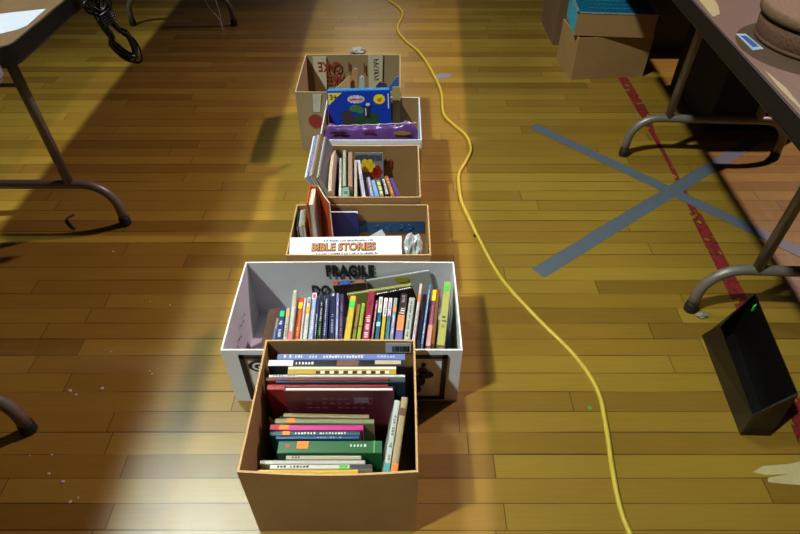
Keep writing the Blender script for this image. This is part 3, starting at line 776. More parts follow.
for k in range(6):
    a = k * PI / 3
    disc(q, -0.006 + 0.014 * math.cos(a), ht - 0.047 + 0.014 * math.sin(a), 0.013, 0.010, a, 0.0008)
disc(q, -0.006, ht - 0.047, 0.010, 0.010, 0, 0.0012); q.build('yellow_flower', mat('e8c41c', 0.5), root)
q = MB()
for k in range(6):
    a = k * PI / 3
    disc(q, 0.020 + 0.012 * math.cos(a), ht - 0.070 + 0.015 * math.sin(a), 0.013, 0.011, a, 0.0002)
q.build('red_flower', mat('a8221c', 0.5), root)
q = MB(); q.prism([(-0.014, ht - 0.07, 0), (-0.010, ht - 0.07, 0), (0.012, ht - 0.16, 0), (0.006, ht - 0.16, 0)], (0, 0, 0.0005)); q.build('green_stem', mat('6f8a3a', 0.5), root)

# --- toy-box carton
Yt, Yb_ = 1.975, 1.93
a0 = Q(328.3, 90.5, Yt); a1 = Q(391.0, 86.5, Yt)
wd = a1.x - a0.x; top = (a0.z + a1.z) / 2 + 0.010
root = thing('toy_box', 'bright blue toy box with a yellow corner and sunburst standing in its carton', 'box',
             mtx=frame(((a0.x + a1.x) / 2 + 0.004, 1.880, 0.016), (1, 0, 0.022), (0, Yt - 1.885 - 0.03, top)))
ht = top - 0.010
b = MB(); b.box(-wd / 2, wd / 2, 0, ht, -0.034, 0.0); b.build('box_body', [mat('1438a8', 0.3, amt=0.15)], root, bevel=0.002)
b = MB(); b.box(-wd / 2 + 0.004, wd / 2 - 0.004, ht + 0.0002, ht + 0.0012, -0.032, -0.003); b.build('top_flap', mat('2d8cc8', 0.35, amt=0.35, scale=30), root)
b = MB(); b.prism([(-wd / 2 + 0.004, ht - 0.006, 0), (-wd / 2 + 0.004, ht - 0.050, 0), (-wd / 2 + 0.054, ht - 0.006, 0)], (0, 0, 0.0006)); b.build('yellow_corner', mat('e6cf3a', 0.4), root)
text_part('age_mark', '3+', 0.026, mat('20306a', 0.5), root, Matrix.Translation((-wd / 2 + 0.009, ht - 0.030, 0.0009)), bold=0.0006)
b = MB(); disc(b, -0.010, ht - 0.030, 0.028, 0.012, 0, 0, 0.0006)
for k in range(14):
    a = k * 2 * PI / 14
    disc(b, -0.010 + 0.026 * math.cos(a), ht - 0.030 + 0.011 * math.sin(a), 0.005, 0.004, 0, 0, 0.0006)
b.build('logo_oval', mat('e2dfe6', 0.4), root)
q = MB(); rr = random.Random(8); xx = -0.032
while xx < 0.010:
    w = rr.uniform(0.003, 0.005); q.box(xx, xx + w, ht - 0.034, ht - 0.025 - rr.uniform(0, 0.003), 0.0006, 0.0011); xx += w + 0.0012
q.build('logo_lettering', mat('b8243c', 0.5), root)
b = MB()
n = 18; pts = []
for k in range(2 * n):
    rr_ = 0.022 if k % 2 else 0.0185
    pts.append((wd / 2 - 0.040 + rr_ * math.cos(PI * k / n), ht - 0.031 + rr_ * 0.85 * math.sin(PI * k / n), 0))
b.prism(pts, (0, 0, 0.0006)); b.build('sunburst', mat('f0d018', 0.4), root)
b = MB(); disc(b, wd / 2 - 0.040, ht - 0.031, 0.010, 0.004, 0.5, 0.0006); disc(b, wd / 2 - 0.038, ht - 0.037, 0.007, 0.002, 0.5, 0.0006); b.build('sunburst_print', mat('b8861a', 0.4), root)
b = MB(); b.prism([(-0.065, 0.05, 0), (0.074, 0.05, 0), (0.068, ht - 0.082, 0), (0.04, ht - 0.080, 0), (-0.065, ht - 0.10, 0)], (0, 0, 0.0004)); b.build('picture_ground', mat('24472a', 0.5, amt=0.5, scale=50), root)
b = MB(); disc(b, -0.046, ht - 0.086, 0.022, 0.018, 0, 0.0005); disc(b, -0.03, ht - 0.105, 0.016, 0.012, 0, 0.0006); disc(b, -0.055, ht - 0.108, 0.012, 0.012, 0, 0.0006); b.build('picture_barrel', mat('3f3035', 0.5, amt=0.3), root)
b = MB(); disc(b, -0.014, ht - 0.063, 0.022, 0.013, 0, 0.0005); disc(b, 0.002, ht - 0.070, 0.015, 0.012, 0, 0.0006); b.build('picture_bush', mat('41753f', 0.5, amt=0.4, scale=80), root)
b = MB(); b.prism([(0.024, ht - 0.098, 0), (0.038, ht - 0.098, 0), (0.041, ht - 0.058, 0), (0.022, ht - 0.056, 0)], (0, 0, 0.0009)); b.prism([(0.012, ht - 0.057, 0), (0.052, ht - 0.057, 0), (0.050, ht - 0.053, 0), (0.014, ht - 0.053, 0)], (0, 0, 0.0009)); b.build('picture_figure', mat('1d2226', 0.5), root)
b = MB(); disc(b, 0.031, ht - 0.049, 0.008, 0.006, 0, 0.0007); b.box(0.021, 0.025, ht - 0.088, ht - 0.062, 0.0009, 0.0013); b.build('picture_hat', mat('c9c8c4', 0.5), root)
b = MB(); b.box(wd / 2 - 0.010, wd / 2 - 0.006, ht - 0.065, ht - 0.012, 0, 0.0005); b.build('edge_lettering', mat('cfd3e6', 0.5), root)
# tan envelope beside it
a0 = Q(391.8, 88, 1.99); a1 = Q(400.3, 88, 1.99)
b = MB(); b.prism([(a0.x + 0.002, 1.985, 0.006), (a1.x, 1.985, 0.006), (a1.x, 1.998, a0.z), (a0.x + 0.002, 1.998, a0.z)], (0, 0.0025, 0))
tag(b.build('card_sheet', mat('b29b64', 0.8, amt=0.1)), 'tan card sheet standing right of the blue toy box', 'card')
# purple pack
root = thing('purple_pack', 'purple plastic-wrapped pack with crinkled top along the front wall', 'pack', (-0.085, 1.722, 0.006))
bm = bmesh.new()
NX, NZ = 30, 14
aL, aR = Q(322.5, 131, 1.745), Q(411.5, 122.5, 1.745)
rr = random.Random(21)
jag = [rr.uniform(-0.0025, 0.0025) for _ in range(NX + 1)]
grid = []
for side in (0, 1):
    rows = []
    for j in range(NZ + 1):
        rw = []
        for i in range(NX + 1):
            u = i / NX; w = j / NZ
            ztop = 0.252 + 0.012 * u + 0.010 * math.exp(-((u - 0.88) / 0.06) ** 2) + 0.012 * math.exp(-((u - 0.08) / 0.05) ** 2) + jag[i]
            if u < 0.06: ztop -= (0.06 - u) * 0.35
            if u > 0.94: ztop -= (u - 0.94) * 0.45
            x_ = -0.172 + 0.318 * u
            puff = 0.011 * math.sin(PI * min(1, max(0, w)) ) ** 0.5 * (math.sin(PI * u) ** 0.3 if 0 < u < 1 else 0)
            y_ = 0.012 + 0.02 * w + (puff if side else -puff) + 0.0022 * math.sin(i * 1.3 + j * 0.9) * (1 if 0 < j < NZ else 0)
            rw.append(bm.verts.new((x_, y_, ztop * w)))
        rows.append(rw)
    grid.append(rows)
for side in (0, 1):
    g = grid[side]
    for j in range(NZ):
        for i in range(NX):
            f = bm.faces.new((g[j][i], g[j][i + 1], g[j + 1][i + 1], g[j + 1][i])); f.smooth = True
bmesh.ops.remove_doubles(bm, verts=bm.verts, dist=0.0008)
bmesh.ops.recalc_face_normals(bm, faces=bm.faces)
me = bpy.data.meshes.new('wrapper'); bm.to_mesh(me); bm.free(); me.materials.append(mat('6c4590', 0.28, amt=0.25, scale=25))
o = bpy.data.objects.new('wrapper', me); col.objects.link(o); o.parent = root
q = MB(); q.tube([(-0.158 + 0.298 * i / 24, 0.030 + 0.0008, 0.254 + 0.012 * i / 24 + 0.0015 * math.sin(i * 1.9)) for i in range(25)], 0.0012, 6)
q.build('crimped_edge', mat('d5cbe0', 0.4), root)
q = MB(); 
for (x_, z_, rx, rz) in ((-0.12, 0.236, 0.03, 0.006),):
    q.lathe([(1, 0), (1, 0.001)], 16, Matrix.Translation((x_, 0.0185, z_)) @ Matrix.Rotation(PI / 2 - 0.08, 4, 'X') @ Matrix.Diagonal((rx, rz, 1, 1)))
q.build('dark_label', mat('3c2040', 0.4), root)
q = MB()
q.lathe([(1, 0), (1, 0.001)], 16, Matrix.Translation((0.092, 0.0185, 0.234)) @ Matrix.Rotation(PI / 2 - 0.08, 4, 'X') @ Matrix.Diagonal((0.03, 0.007, 1, 1)))
q.build('gold_label', mat('9c7e22', 0.4), root)
q = MB(); rr = random.Random(5)
for i in range(7):
    q.box(-0.04 + i * 0.006, -0.0365 + i * 0.006, 0.0185, 0.0195, 0.232, 0.236 + rr.uniform(0, 0.008) + i * 0.001)
q.build('small_lettering', mat('6a2430', 0.4), root)

# --- farthest carton contents
GF = 'papers in the farthest carton'
def card(name, label, pts, Y, th, m, cat='card'):
    b = MB()
    w = [Q(px, py, Y) for px, py in pts]
    w = [Vector((v.x, v.y, max(v.z, 0.006))) for v in w]
    lo = [w[-1].copy(), w[0].copy()]
    lo[0].z = 0.006; lo[1].z = 0.006
    b.prism(w + lo, (0, th, 0))
    return tag(b.build(name, m), label, cat, GF)
card('card_sheet', 'pale kraft card with a slanting edge in the farthest carton', [(330.5, 93), (349.8, 75.5), (350.5, 91)], 2.20, 0.004, mat('c9a67c', 0.8, amt=0.1))
card('card_sheet', 'pointed kraft card standing tallest in the farthest carton', [(350.3, 88), (351.5, 72), (354.5, 68), (357.4, 69.5), (356.5, 90)], 2.215, 0.004, mat('b98d62', 0.8, amt=0.1))
card('folder', 'pale mint folder with a rounded top in the farthest carton', [(358.6, 90), (359.5, 78), (361.5, 75.8), (364, 77.5), (364.6, 90)], 2.19, 0.006, mat('b4c4ba', 0.6), cat='folder')
card('folder', 'blue folder with a slanting top at the right of the farthest carton', [(388.6, 88), (396.6, 77.0), (398.6, 76.5), (398.6, 90)], 2.17, 0.008, mat('3a6cc0', 0.4), cat='folder')
card('booklet', 'dark violet and white booklet in the farthest carton beside the blue folder', [(376, 86), (380, 82), (386.5, 83.5), (387.5, 90)], 2.16, 0.006, mat('55406a', 0.5, amt=0.6, scale=80), cat='booklet')

# ------------------------------------------------------------------ folding tables
def folding_table(name, label, cx, y0, y1, width, rotz, top_m, leg_in=0.33, foot_half=0.284, post_half=0.155, H=0.742, edge_m=BLACK_EDGE, apron_m=None):
    L = y1 - y0
    root = thing(name, label, 'table', (cx, (y0 + y1) / 2, 0), rotz)
    hw, hl, r = width / 2, L / 2, 0.035
    def outline(w, l, rad, z):
        pts = []
        for (sx, sy, a0) in ((1, -1, -PI / 2), (1, 1, 0), (-1, 1, PI / 2), (-1, -1, PI)):
            for k in range(6):
                a = a0 + k * PI / 10
                pts.append((sx * (w - rad) + rad * math.cos(a), sy * (l - rad) + rad * math.sin(a), z))
        return pts
    b = MB(); b.prism(outline(hw - 0.004, hl - 0.004, r, H - 0.018), (0, 0, 0.018)); b.build('tabletop', top_m, root)
    # vinyl edge band
    bm = MB()
    o1 = outline(hw, hl, r + 0.004, 0); i1 = outline(hw - 0.0041, hl - 0.0041, r, 0)
    n = len(o1)
    vs = []
    for (lst, z) in ((o1, H - 0.036), (o1, H - 0.001), (i1, H - 0.001), (i1, H - 0.036)):
        vs.append([bm.bm.verts.new((p[0], p[1], z)) for p in lst])
    for a in range(4):
        A, B = vs[a], vs[(a + 1) % 4]
        for k in range(n): bm.bm.faces.new((A[k], A[(k + 1) % n], B[(k + 1) % n], B[k]))
    bm.build('edge_band', edge_m, root)
    bm = MB()
    o1 = outline(hw - 0.006, hl - 0.006, r, 0); i1 = outline(hw - 0.009, hl - 0.009, r, 0)
    vs = []
    for (lst, z) in ((o1, H - 0.047), (o1, H - 0.0365), (i1, H - 0.0365), (i1, H - 0.047)):
        vs.append([bm.bm.verts.new((p[0], p[1], z)) for p in lst])
    for a in range(4):
        A, B = vs[a], vs[(a + 1) % 4]
        for k in range(n): bm.bm.faces.new((A[k], A[(k + 1) % n], B[(k + 1) % n], B[k]))
    bm.build('apron', apron_m or mat('3a3632', 0.5, metal=0.2, amt=0.2), root)
    for s in (-1, 1):
        y = s * (hl - leg_in)
        bz, br, R = 0.163, 0.0150, 0.095
        b = MB()
        pts = [(-foot_half, y, 0.022), (-foot_half, y, bz - R)]
        for k in range(1, 8):
            a = PI - k * PI / 16
            pts.append((-foot_half + R + R * math.cos(a), y, bz - R + R * math.sin(a)))
        pts.append((-foot_half + R, y, bz)); pts.append((0, y, bz))
        full = pts + [(-p[0], p[1], p[2]) for p in reversed(pts[:-1])]
        b.tube(full, br, 12)
        for sx in (-1, 1):
            b.tube([(sx * post_half, y, bz + 0.004), (sx * (post_half - 0.012), y, H - 0.02)], 0.0145, 12)
        lf = b.build('leg_frame', STEEL, root)
        for sx in (-1, 1):
            c = MB(); c.lathe([(0.0175, 0), (0.0185, 0.004), (0.0175, 0.030), (0.0155, 0.032)], 16, Matrix.Translation((sx * foot_half, y, 0)))
            c.build('rubber_foot', RUBBER, lf)
        c = MB(); c.tube([(post_half - 0.035, y - s * 0.02, H - 0.03), (post_half - 0.012, y - s * 0.012, 0.53)] if False else
                         [(0.0, y - s * 0.26, H - 0.03), (0.0, y - s * 0.14, 0.60), (0.0, y, 0.50)], 0.006, 8)
        c.tube([(-post_half + 0.008, y, 0.50), (post_half - 0.008, y, 0.50)], 0.006, 8)
        c.build('folding_brace', STEEL, root)
    return root
TOP_BROWN = mat('634c3c', 0.45, 'woodtop', amt=0.25, scale=12)
TOP_TAN = mat('6b5436', 0.45, 'woodtop', amt=0.25, scale=12)
TOP_GREY = mat('a8adb6', 0.4, amt=0.1, scale=20)
folding_table('folding_table', 'long brown-topped folding table at upper left with paper and cable', -1.215, 1.225, 3.665, 0.76, 0.0, TOP_TAN)
folding_table('folding_table', 'pale grey-topped folding table at the left edge, only its corner and foot visible', -1.212, -1.25, 1.203, 0.76, 0.0, TOP_GREY, leg_in=0.440, foot_half=0.32, edge_m=mat('a3a9b4', 0.5, amt=0.1), apron_m=mat('8d939e', 0.5, amt=0.1))
folding_table('folding_table', 'brown-topped folding table at the right holding the round basket', 1.150, 0.80, 2.32, 0.84, math.radians(-2.6), TOP_BROWN, leg_in=0.345, foot_half=0.29, post_half=0.165)
folding_table('folding_table', 'folding table standing over the cartons at the upper right, next in the right row', 1.245, 2.330, 4.770, 0.84, math.radians(-2.6), TOP_BROWN, leg_in=1.10, foot_half=0.29, post_half=0.165)

# worn cream patches on the right table edge
rt = [o for o in col.objects if o.get('label', '').startswith('brown-topped folding table at the right')][0]
bpy.context.view_layer.update()
def patch_on_table(pts):
    b = MB()
    inv = rt.matrix_world.inverted()
    w = [inv @ P(px, py, 0.7422) for px, py in pts]
    b.prism(w, (0, 0, 0.0004)); b.build('worn_patch', mat('94875c', 0.6, amt=0.2), rt)
patch_on_table([(699, 0), (710, -6), (718, 5), (720, 14), (713, 17), (706, 9)])
patch_on_table([(764, 70), (768, 73), (786, 88), (799, 104), (812, 121), (800, 109), (778, 87)])
# price sticker on the table
def flat(name, label, cat, pts, z, th, m, group=None, parent=None):
    b = MB(); b.prism([P(px, py, z) for px, py in pts], (0, 0, th)); o = b.build(name, m)
    if parent is None: tag(o, label, cat, group)
    else: o.parent = parent
    return o
root = thing('price_card', 'small blue and white printed card on the right table beside the basket', 'card', P(749, 42, 0.7425))
b = MB(); w = [P(px, py, 0) - P(749, 42, 0.0) for px, py in ((736, 34), (745.5, 34), (763.5, 49), (753, 50.5))]
w = [P(px, py, 0.7425) - P(749, 42, 0.7425) for px, py in ((736, 34), (745.5, 34), (763.5, 49), (753, 50.5))]
b.prism(w, (0, 0, 0.0008)); b.build('card_face', mat('b9c4dc', 0.5), root)
b = MB(); w = [P(px, py, 0.7425) - P(749, 42, 0.7425) for px, py in ((740.5, 36.3), (746, 36.2), (759, 46.8), (752.5, 47.6))]
b.prism([v + Vector((0, 0, 0.0009)) for v in w], (0, 0, 0.0003)); b.build('printed_block', mat('3f6cae', 0.5, amt=0.5, scale=300), root)
# round woven basket with lid
c = P(800, 26, 0.742); c = Vector((0.925, 1.258, 0.742))
root = thing('wicker_basket', 'round brown woven basket with flat lid on the right table', 'basket', c)
WICK = mat('6e4a34', 0.7, amt=0.45, scale=140, bump=0.6)
b = MB(); b.lathe([(0.140, 0.0), (0.146, 0.01), (0.148, 0.03), (0.147, 0.052)], 56); b.build('basket_body', WICK, root)
b = MB(); prof = [(0.149, 0.0525), (0.155, 0.056), (0.156, 0.064), (0.152, 0.073), (0.143, 0.074)]
for k in range(10): 
    r_ = 0.138 - k * 0.0132
    prof += [(r_, 0.068), (r_ - 0.004, 0.070), (r_ - 0.008, 0.0685)]
b.lathe(prof, 48); b.build('basket_lid', mat('6e5238', 0.7, amt=0.4, scale=120, bump=0.6), root)
bb = MB()
bb.tube([(0.144 * math.cos(a), 0.144 * math.sin(a), 0.006) for a in [2 * PI * i / 80 for i in range(80)]], 0.0045, 6, closed=True)
bb.build('base_band', mat('5f3e26', 0.7, amt=0.3, scale=90), root)
# sheet of paper on the left table
b = MB(); w = [P(px, py, 0.7425) for px, py in ((-30, 36), (0, 34), (17, 30), (27, 26), (46, 9), (0, 14), (-40, 18))]
b.prism(w, (0, 0, 0.0006)); tag(b.build('paper_sheet', mat('b0b6c6', 0.7, amt=0.05)), 'white sheet of paper on the upper left table', 'paper')

# coil of black cable hanging from the left table edge
root = thing('cable_coil', 'bundle of black cable hanging from the edge of the upper left table', 'cable', (-0.822, 1.595, 0.742))
rr = random.Random(31)
DV = Vector((0.86, 0.5, 0.0)); NV_ = Vector((0.5, -0.86, 0.0))
def loop(mb, cu, cz, ru, rz, tl, off, r, n=30, sq=1.0):
    pts = []
    for i in range(n):
        a = 2 * PI * i / n
        uu = ru * math.sin(a) * (1.0 if math.cos(a) < 0 else sq); zz_ = rz * math.cos(a)
        u_ = cu + uu * math.cos(tl) - zz_ * math.sin(tl); z_ = cz + uu * math.sin(tl) + zz_ * math.cos(tl)
        p_ = Vector((0.024, 0, z_ + 0.022)) + DV * (u_ - 0.004) + NV_ * (off + 0.004 * math.sin(2 * a + ru * 90))
        pts.append(p_)
    mb.tube(pts, r, 7, closed=True)
b = MB()
for k in range(8):
    loop(b, 0.030 + rr.uniform(-0.004, 0.004), -0.142 + rr.uniform(-0.010, 0.008), 0.026 + rr.uniform(-0.006, 0.006), 0.064 + rr.uniform(-0.008, 0.010), 0.38 + rr.uniform(-0.08, 0.10), rr.uniform(-0.012, 0.012), 0.0036, sq=0.55)
loop(b, 0.036, -0.160, 0.030, 0.072, 0.42, 0.004, 0.0030, sq=0.5)
for k in range(5):
    loop(b, 0.008 + rr.uniform(-0.006, 0.006), -0.040 + rr.uniform(-0.008, 0.008), 0.020 + rr.uniform(-0.004, 0.006), 0.040 + rr.uniform(-0.006, 0.006), 0.25 + rr.uniform(-0.15, 0.15), rr.uniform(-0.008, 0.010), 0.0036)
loop(b, -0.010, -0.062, 0.016, 0.020, 0.9, 0.006, 0.0036)
loop(b, -0.006, -0.052, 0.020, 0.016, 0.6, -0.004, 0.0036)
b.build('cable_loops', mat('14131a', 0.38), root)
b = MB()
for k in range(5):
    z0 = -0.056 - 0.0066 * k
    b.tube([Vector((0.02, 0, z0)) + DV * (0.012 + 0.0015 * k + 0.022 * math.cos(a)) + NV_ * (0.019 * math.sin(a)) + Vector((0, 0, 0.010 * math.cos(a))) for a in [2 * PI * i / 20 for i in range(20)]], 0.0036, 7, closed=True)
b.build('cable_wrap', mat('14131a', 0.38), root)
b = MB(); b.tube([(0.02, -0.02, -0.05), (0.018, -0.022, 0.0), (0.006, -0.024, 0.014), (-0.02, -0.02, 0.0075), (-0.05, 0.0, 0.0045), (-0.08, 0.05, 0.0045), (-0.10, 0.14, 0.0045)], 0.0036, 8); 
b.tube([(0.024, 0.01, -0.06), (0.02, 0.012, -0.005), (0.008, 0.014, 0.012), (-0.02, 0.02, 0.0065), (-0.05, 0.06, 0.0045), (-0.06, 0.12, 0.0045)], 0.0036, 8)
b.build('cable_tail', mat('14131a', 0.38), root)
# white cord under the far end of the left table
b = MB()
def smooth(pts, n=8):
    pts = [Vector(p) for p in pts]; out = []
    for i in range(len(pts) - 1):
        p0 = pts[max(i - 1, 0)]; p1 = pts[i]; p2 = pts[i + 1]; p3 = pts[min(i + 2, len(pts) - 1)]
        for k in range(n):
            t = k / n
            out.append(0.5 * ((2 * p1) + (p2 - p0) * t + (2 * p0 - 5 * p1 + 4 * p2 - p3) * t * t + (3 * p1 - p0 - 3 * p2 + p3) * t ** 3))
    out.append(pts[-1]); return out
b.tube(smooth([(-0.978, 3.25, 0.003), (-0.992, 3.27, 0.06), (-1.045, 3.29, 0.13), (-1.10, 3.31, 0.35), (-1.12, 3.25, 0.724)]), 0.0026, 6)
b.tube(smooth([(-0.978, 3.25, 0.003), (-0.985, 3.28, 0.09), (-1.005, 3.30, 0.2), (-1.03, 3.32, 0.45), (-1.12, 3.25, 0.724)]), 0.0022, 6)
tag(b.build('dangling_string', mat('d8d8d8', 0.5)), 'thin white cord dangling to the floor under the upper left table', 'cord')

# ------------------------------------------------------------------ things on the floor
cordpts = [(372, -16), (380, -8), (388.5, 0), (398.5, 7), (402.6, 14.5), (397.5, 28.6), (405, 40), (419, 52), (430.5, 69), (441, 91), (443.5, 113), (454, 125), (466, 135.5), (471, 149), (465.5, 162), (459, 174),
           (459.5, 190), (463, 205), (480, 240), (502, 279), (538, 319), (574, 355), (597, 389), (605.5, 423), (613, 473), (620.5, 509), (630, 534), (641, 562), (655, 600)]
b = MB(); b.tube(smooth([P(px, py, 0.0062) for px, py in cordpts], 6), 0.0060, 10)
root = thing('extension_cord', 'long yellow extension cord snaking across the wooden floor', 'cord', P(480, 240, 0))
o = b.build('cord_jacket', mat('c3a73a', 0.5, amt=0.12, scale=30), root)
o.matrix_parent_inverse = Matrix.Translation(-Vector(root.location))

def strip(name, label, a, b_, w, m, cat='tape', group=None, z=0.0):
    A, B = P(*a), P(*b_)
    d = (B - A).normalized(); nrm = Vector((-d.y, d.x, 0))
    b = MB()
    n = 24; pl = []; pr = []
    rr = random.Random(int(a[0]))
    for i in range(n + 1):
        c = A + (B - A) * i / n
        e = rr.uniform(-0.0012, 0.0012)
        pl.append(c + nrm * (w / 2 + e)); pr.append(c - nrm * (w / 2 - e))
    for i in range(n):
        q = [pl[i], pl[i + 1], pr[i + 1], pr[i]]
        b.prism([Vector((v.x, v.y, z)) for v in q], (0, 0, 0.0005))
    bmesh.ops.remove_doubles(b.bm, verts=b.bm.verts, dist=0.00001)
    return tag(b.build(name, m), label, cat, group)
DUCT = mat('59626d', 0.42, amt=0.14, scale=20, bump=0.08)
strip('floor_tape', 'grey duct tape strip of the X running down to the lower left', (538, 273), (772, 130), 0.052, DUCT, group='grey tape X on the floor')
strip('floor_tape', 'grey duct tape strip of the X running from upper left to the right edge', (533, 126), (840, 271), 0.050, DUCT, group='grey tape X on the floor', z=0.0006)
# worn red line
b = MB()
redpts = [(618, 70), (645, 115), (652, 132), (665, 155), (695, 213), (716, 253), (741, 302), (768, 352), (793, 405), (812, 452), (826, 490)]
cw = 0.048
pts = [P(px, py, 0) for px, py in redpts]
def seg_quad(A, B, w, w2):
    d = (B - A).normalized(); n_ = Vector((-d.y, d.x, 0))
    return [A + n_ * w / 2, A - n_ * w / 2, B - n_ * w2 / 2, B + n_ * w2 / 2]
for (i, f0, f1, w, w2) in ((0, 0, 1, 1, 1), (1, 0, 1, .9, .5), (2, 0, 1, .45, .35), (3, 0, 1, .35, .5), (4, 0, 1, .8, .95), (5, 0, 1, .9, 1), (6, 0, 1, 1, 1), (7, 0, 1, 1, 1), (8, 0, 1, 1, 1), (9, 0, 1, 1, 1)):
    A = pts[i] + (pts[i + 1] - pts[i]) * f0; B = pts[i] + (pts[i + 1] - pts[i]) * f1
    b.prism([Vector((v.x, v.y, 0.0)) for v in seg_quad(A, B, cw * w, cw * w2)], (0, 0, 0.0003))
tag(b.build('painted_line', mat('7c2226', 0.45, 'worn', amt=0.2, scale=28)), 'worn red line on the floor running under the right table', 'floor line')
# old yellowed tape remnants at lower right
b = MB()
for q in ([(753, 472), (763, 466), (790, 464), (812, 458), (815, 470), (790, 474), (765, 475)], [(768, 478), (790, 474), (815, 470), (815, 486), (785, 484), (768, 482)]):
    b.prism([P(px, py, 0) for px, py in q], (0, 0, 0.0005))
tag(b.build('tape_remnant', mat('b7a878', 0.5, amt=0.15)), 'torn cream tape remnant on the floor at lower right', 'tape')

# black open bin
root = thing('black_bin', 'black open file bin lying on the floor beside the right table leg', 'bin', (0.87, 0.92, 0))
B4 = [Vector(v) for v in ((0.8145, 0.75, 0), (0.886, 0.748, 0), (0.935, 1.07, 0), (0.840, 1.062, 0))]
T4 = [Vector(v) for v in ((0.8085, 0.748, 0.087), (0.907, 0.776, 0.130), (0.952, 1.100, 0.130), (0.842, 1.024, 0.087))]
cc = Vector((0.87, 0.92, 0))
bm = bmesh.new()
def inset(lst, k, dz):
    c_ = sum(lst, Vector()) / 4
    out = []
    for v in lst:
        d = (c_ - v); d.z = 0; out.append(v + d.normalized() * k + Vector((0, 0, dz)))
    return out
rings = [[bm.verts.new(v - cc) for v in l] for l in (B4, T4, inset(T4, 0.005, 0), inset(B4, 0.006, 0.004))]
for a, c_ in ((0, 1), (1, 2), (2, 3)):
    for k in range(4): bm.faces.new((rings[a][k], rings[a][(k + 1) % 4], rings[c_][(k + 1) % 4], rings[c_][k]))
bm.faces.new(rings[0][::-1]); bm.faces.new(rings[3])
bmesh.ops.recalc_face_normals(bm, faces=bm.faces)
me = bpy.data.meshes.new('bin_body'); bm.to_mesh(me); bm.free(); me.materials.append(mat('0e0b09', 0.35, amt=0.2))
o = bpy.data.objects.new('bin_body', me); col.objects.link(o); o.parent = root
b = MB()
stq = Vector((0.935, 1.055, 0.118)) - cc
b.tube([stq + Vector((0.003 * math.cos(a) - 0.002, -0.001 + 0.001 * math.cos(a), 0.011 * math.sin(a))) for a in [2 * PI * i / 16 for i in range(16)]], 0.002, 6, closed=True)
b.tube([stq + Vector((0.004, 0.006, 0.008)), stq + Vector((0.004, 0.008, 0.0))], 0.0016, 6)
b.build('green_mark', mat('35b84a', 0.5), root)
# crumpled clear wrap by the leg
crumple('plastic_scrap', 'small crumpled clear plastic scrap between the table foot and the black bin', 'scrap', P(701, 317, 0.0), 0.016, 0.012, 0.010, mat('8f8b82', 0.25, amt=0.3, scale=90), 9, 3)

# cartons at the upper right
cU = carton('brown_carton', 'plain brown carton at upper right holding the turquoise box', 0.80, 1.155, 2.665, 2.90, 0.20, (KRAFT, KRAFT_IN, KRAFT_RIM), seed=21, rotz=math.radians(6))
root = thing('glitter_box', 'turquoise glitter-covered box sitting tilted in the upper right brown carton', 'box',
             mtx=Matrix.Translation((0.975, 2.775, 0.2035)) @ Matrix.Rotation(math.radians(-5), 4, 'Z'))
TURQ = mat('17aacb', 0.4, 'glitter', amt=0.2, scale=70)
b = MB(); b.box(-0.176, 0.176, -0.125, 0.125, 0.0, 0.100); b.build('box_body', KRAFT, root, bevel=0.002)
b = MB(); b.box(-0.166, 0.166, -0.115, 0.115, 0.1005, 0.102); b.build('top_panel', mat('0b5f80', 0.4, 'glitter', amt=0.3, scale=70), root)
b = MB(); b.box(-0.1775, -0.1762, -0.122, 0.122, 0.003, 0.098); b.build('side_panel', TURQ, root)
b = MB()
rr = random.Random(3)
for (x0_, x1_, y0_, y1_) in ((-0.178, 0.178, -0.127, -0.115), (-0.178, -0.166, -0.127, 0.127), (0.166, 0.178, -0.127, 0.127), (-0.178, 0.178, 0.115, 0.127)):
    b.box(x0_, x1_, y0_, y1_, 0.1006, 0.1035)
b.build('glitter_trim', mat('9aa7ad', 0.35, 'glitter', metal=0.3, amt=0.3, scale=90), root)
q = MB()
text = None
for k in range(3):
    for i in range(12):
        q.box(-0.11 + i * 0.018, -0.10 + i * 0.018 + rr.uniform(0, 0.004), -0.06 + k * 0.05, -0.055 + k * 0.05 + rr.uniform(0, 0.006), 0.1021, 0.1026)
q.build('sparkle_flecks', mat('2f88a4', 0.4), root)
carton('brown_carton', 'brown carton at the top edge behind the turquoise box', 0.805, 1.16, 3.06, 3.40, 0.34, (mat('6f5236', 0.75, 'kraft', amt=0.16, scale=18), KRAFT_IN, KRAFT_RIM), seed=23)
# dark boxes under and beyond the right table
def crate(name, label, x0, x1, y0, y1, h, m, rotz=0.0):
    root = thing(name, label, 'box', ((x0 + x1) / 2, (y0 + y1) / 2, 0), rotz)
    hx, hy = (x1 - x0) / 2, (y1 - y0) / 2
    b = MB(); b.box(-hx, hx, -hy, hy, 0, h - 0.035); b.build('crate_body', m, root, bevel=0.006)
    b = MB(); b.box(-hx - 0.006, hx + 0.006, -hy - 0.006, hy + 0.006, h - 0.034, h); b.build('crate_lid', m, root, bevel=0.006)
    for s in (-1, 1):
        b = MB(); b.tube([(s * (hx + 0.004), -0.05, h * 0.7), (s * (hx + 0.016), -0.035, h * 0.7), (s * (hx + 0.016), 0.035, h * 0.7), (s * (hx + 0.004), 0.05, h * 0.7)], 0.006, 8)
        b.build('handle', m, root)
    return root
crate('storage_box', 'black storage box standing behind the far legs of the right table', 1.27, 1.72, 2.17, 2.60, 0.46, mat('0a0808', 0.7, amt=0.2))
crate('storage_box', 'dark brown storage box at the top edge right of the turquoise box', 1.24, 1.72, 2.98, 3.38, 0.42, mat('2a1c18', 0.5, amt=0.2))

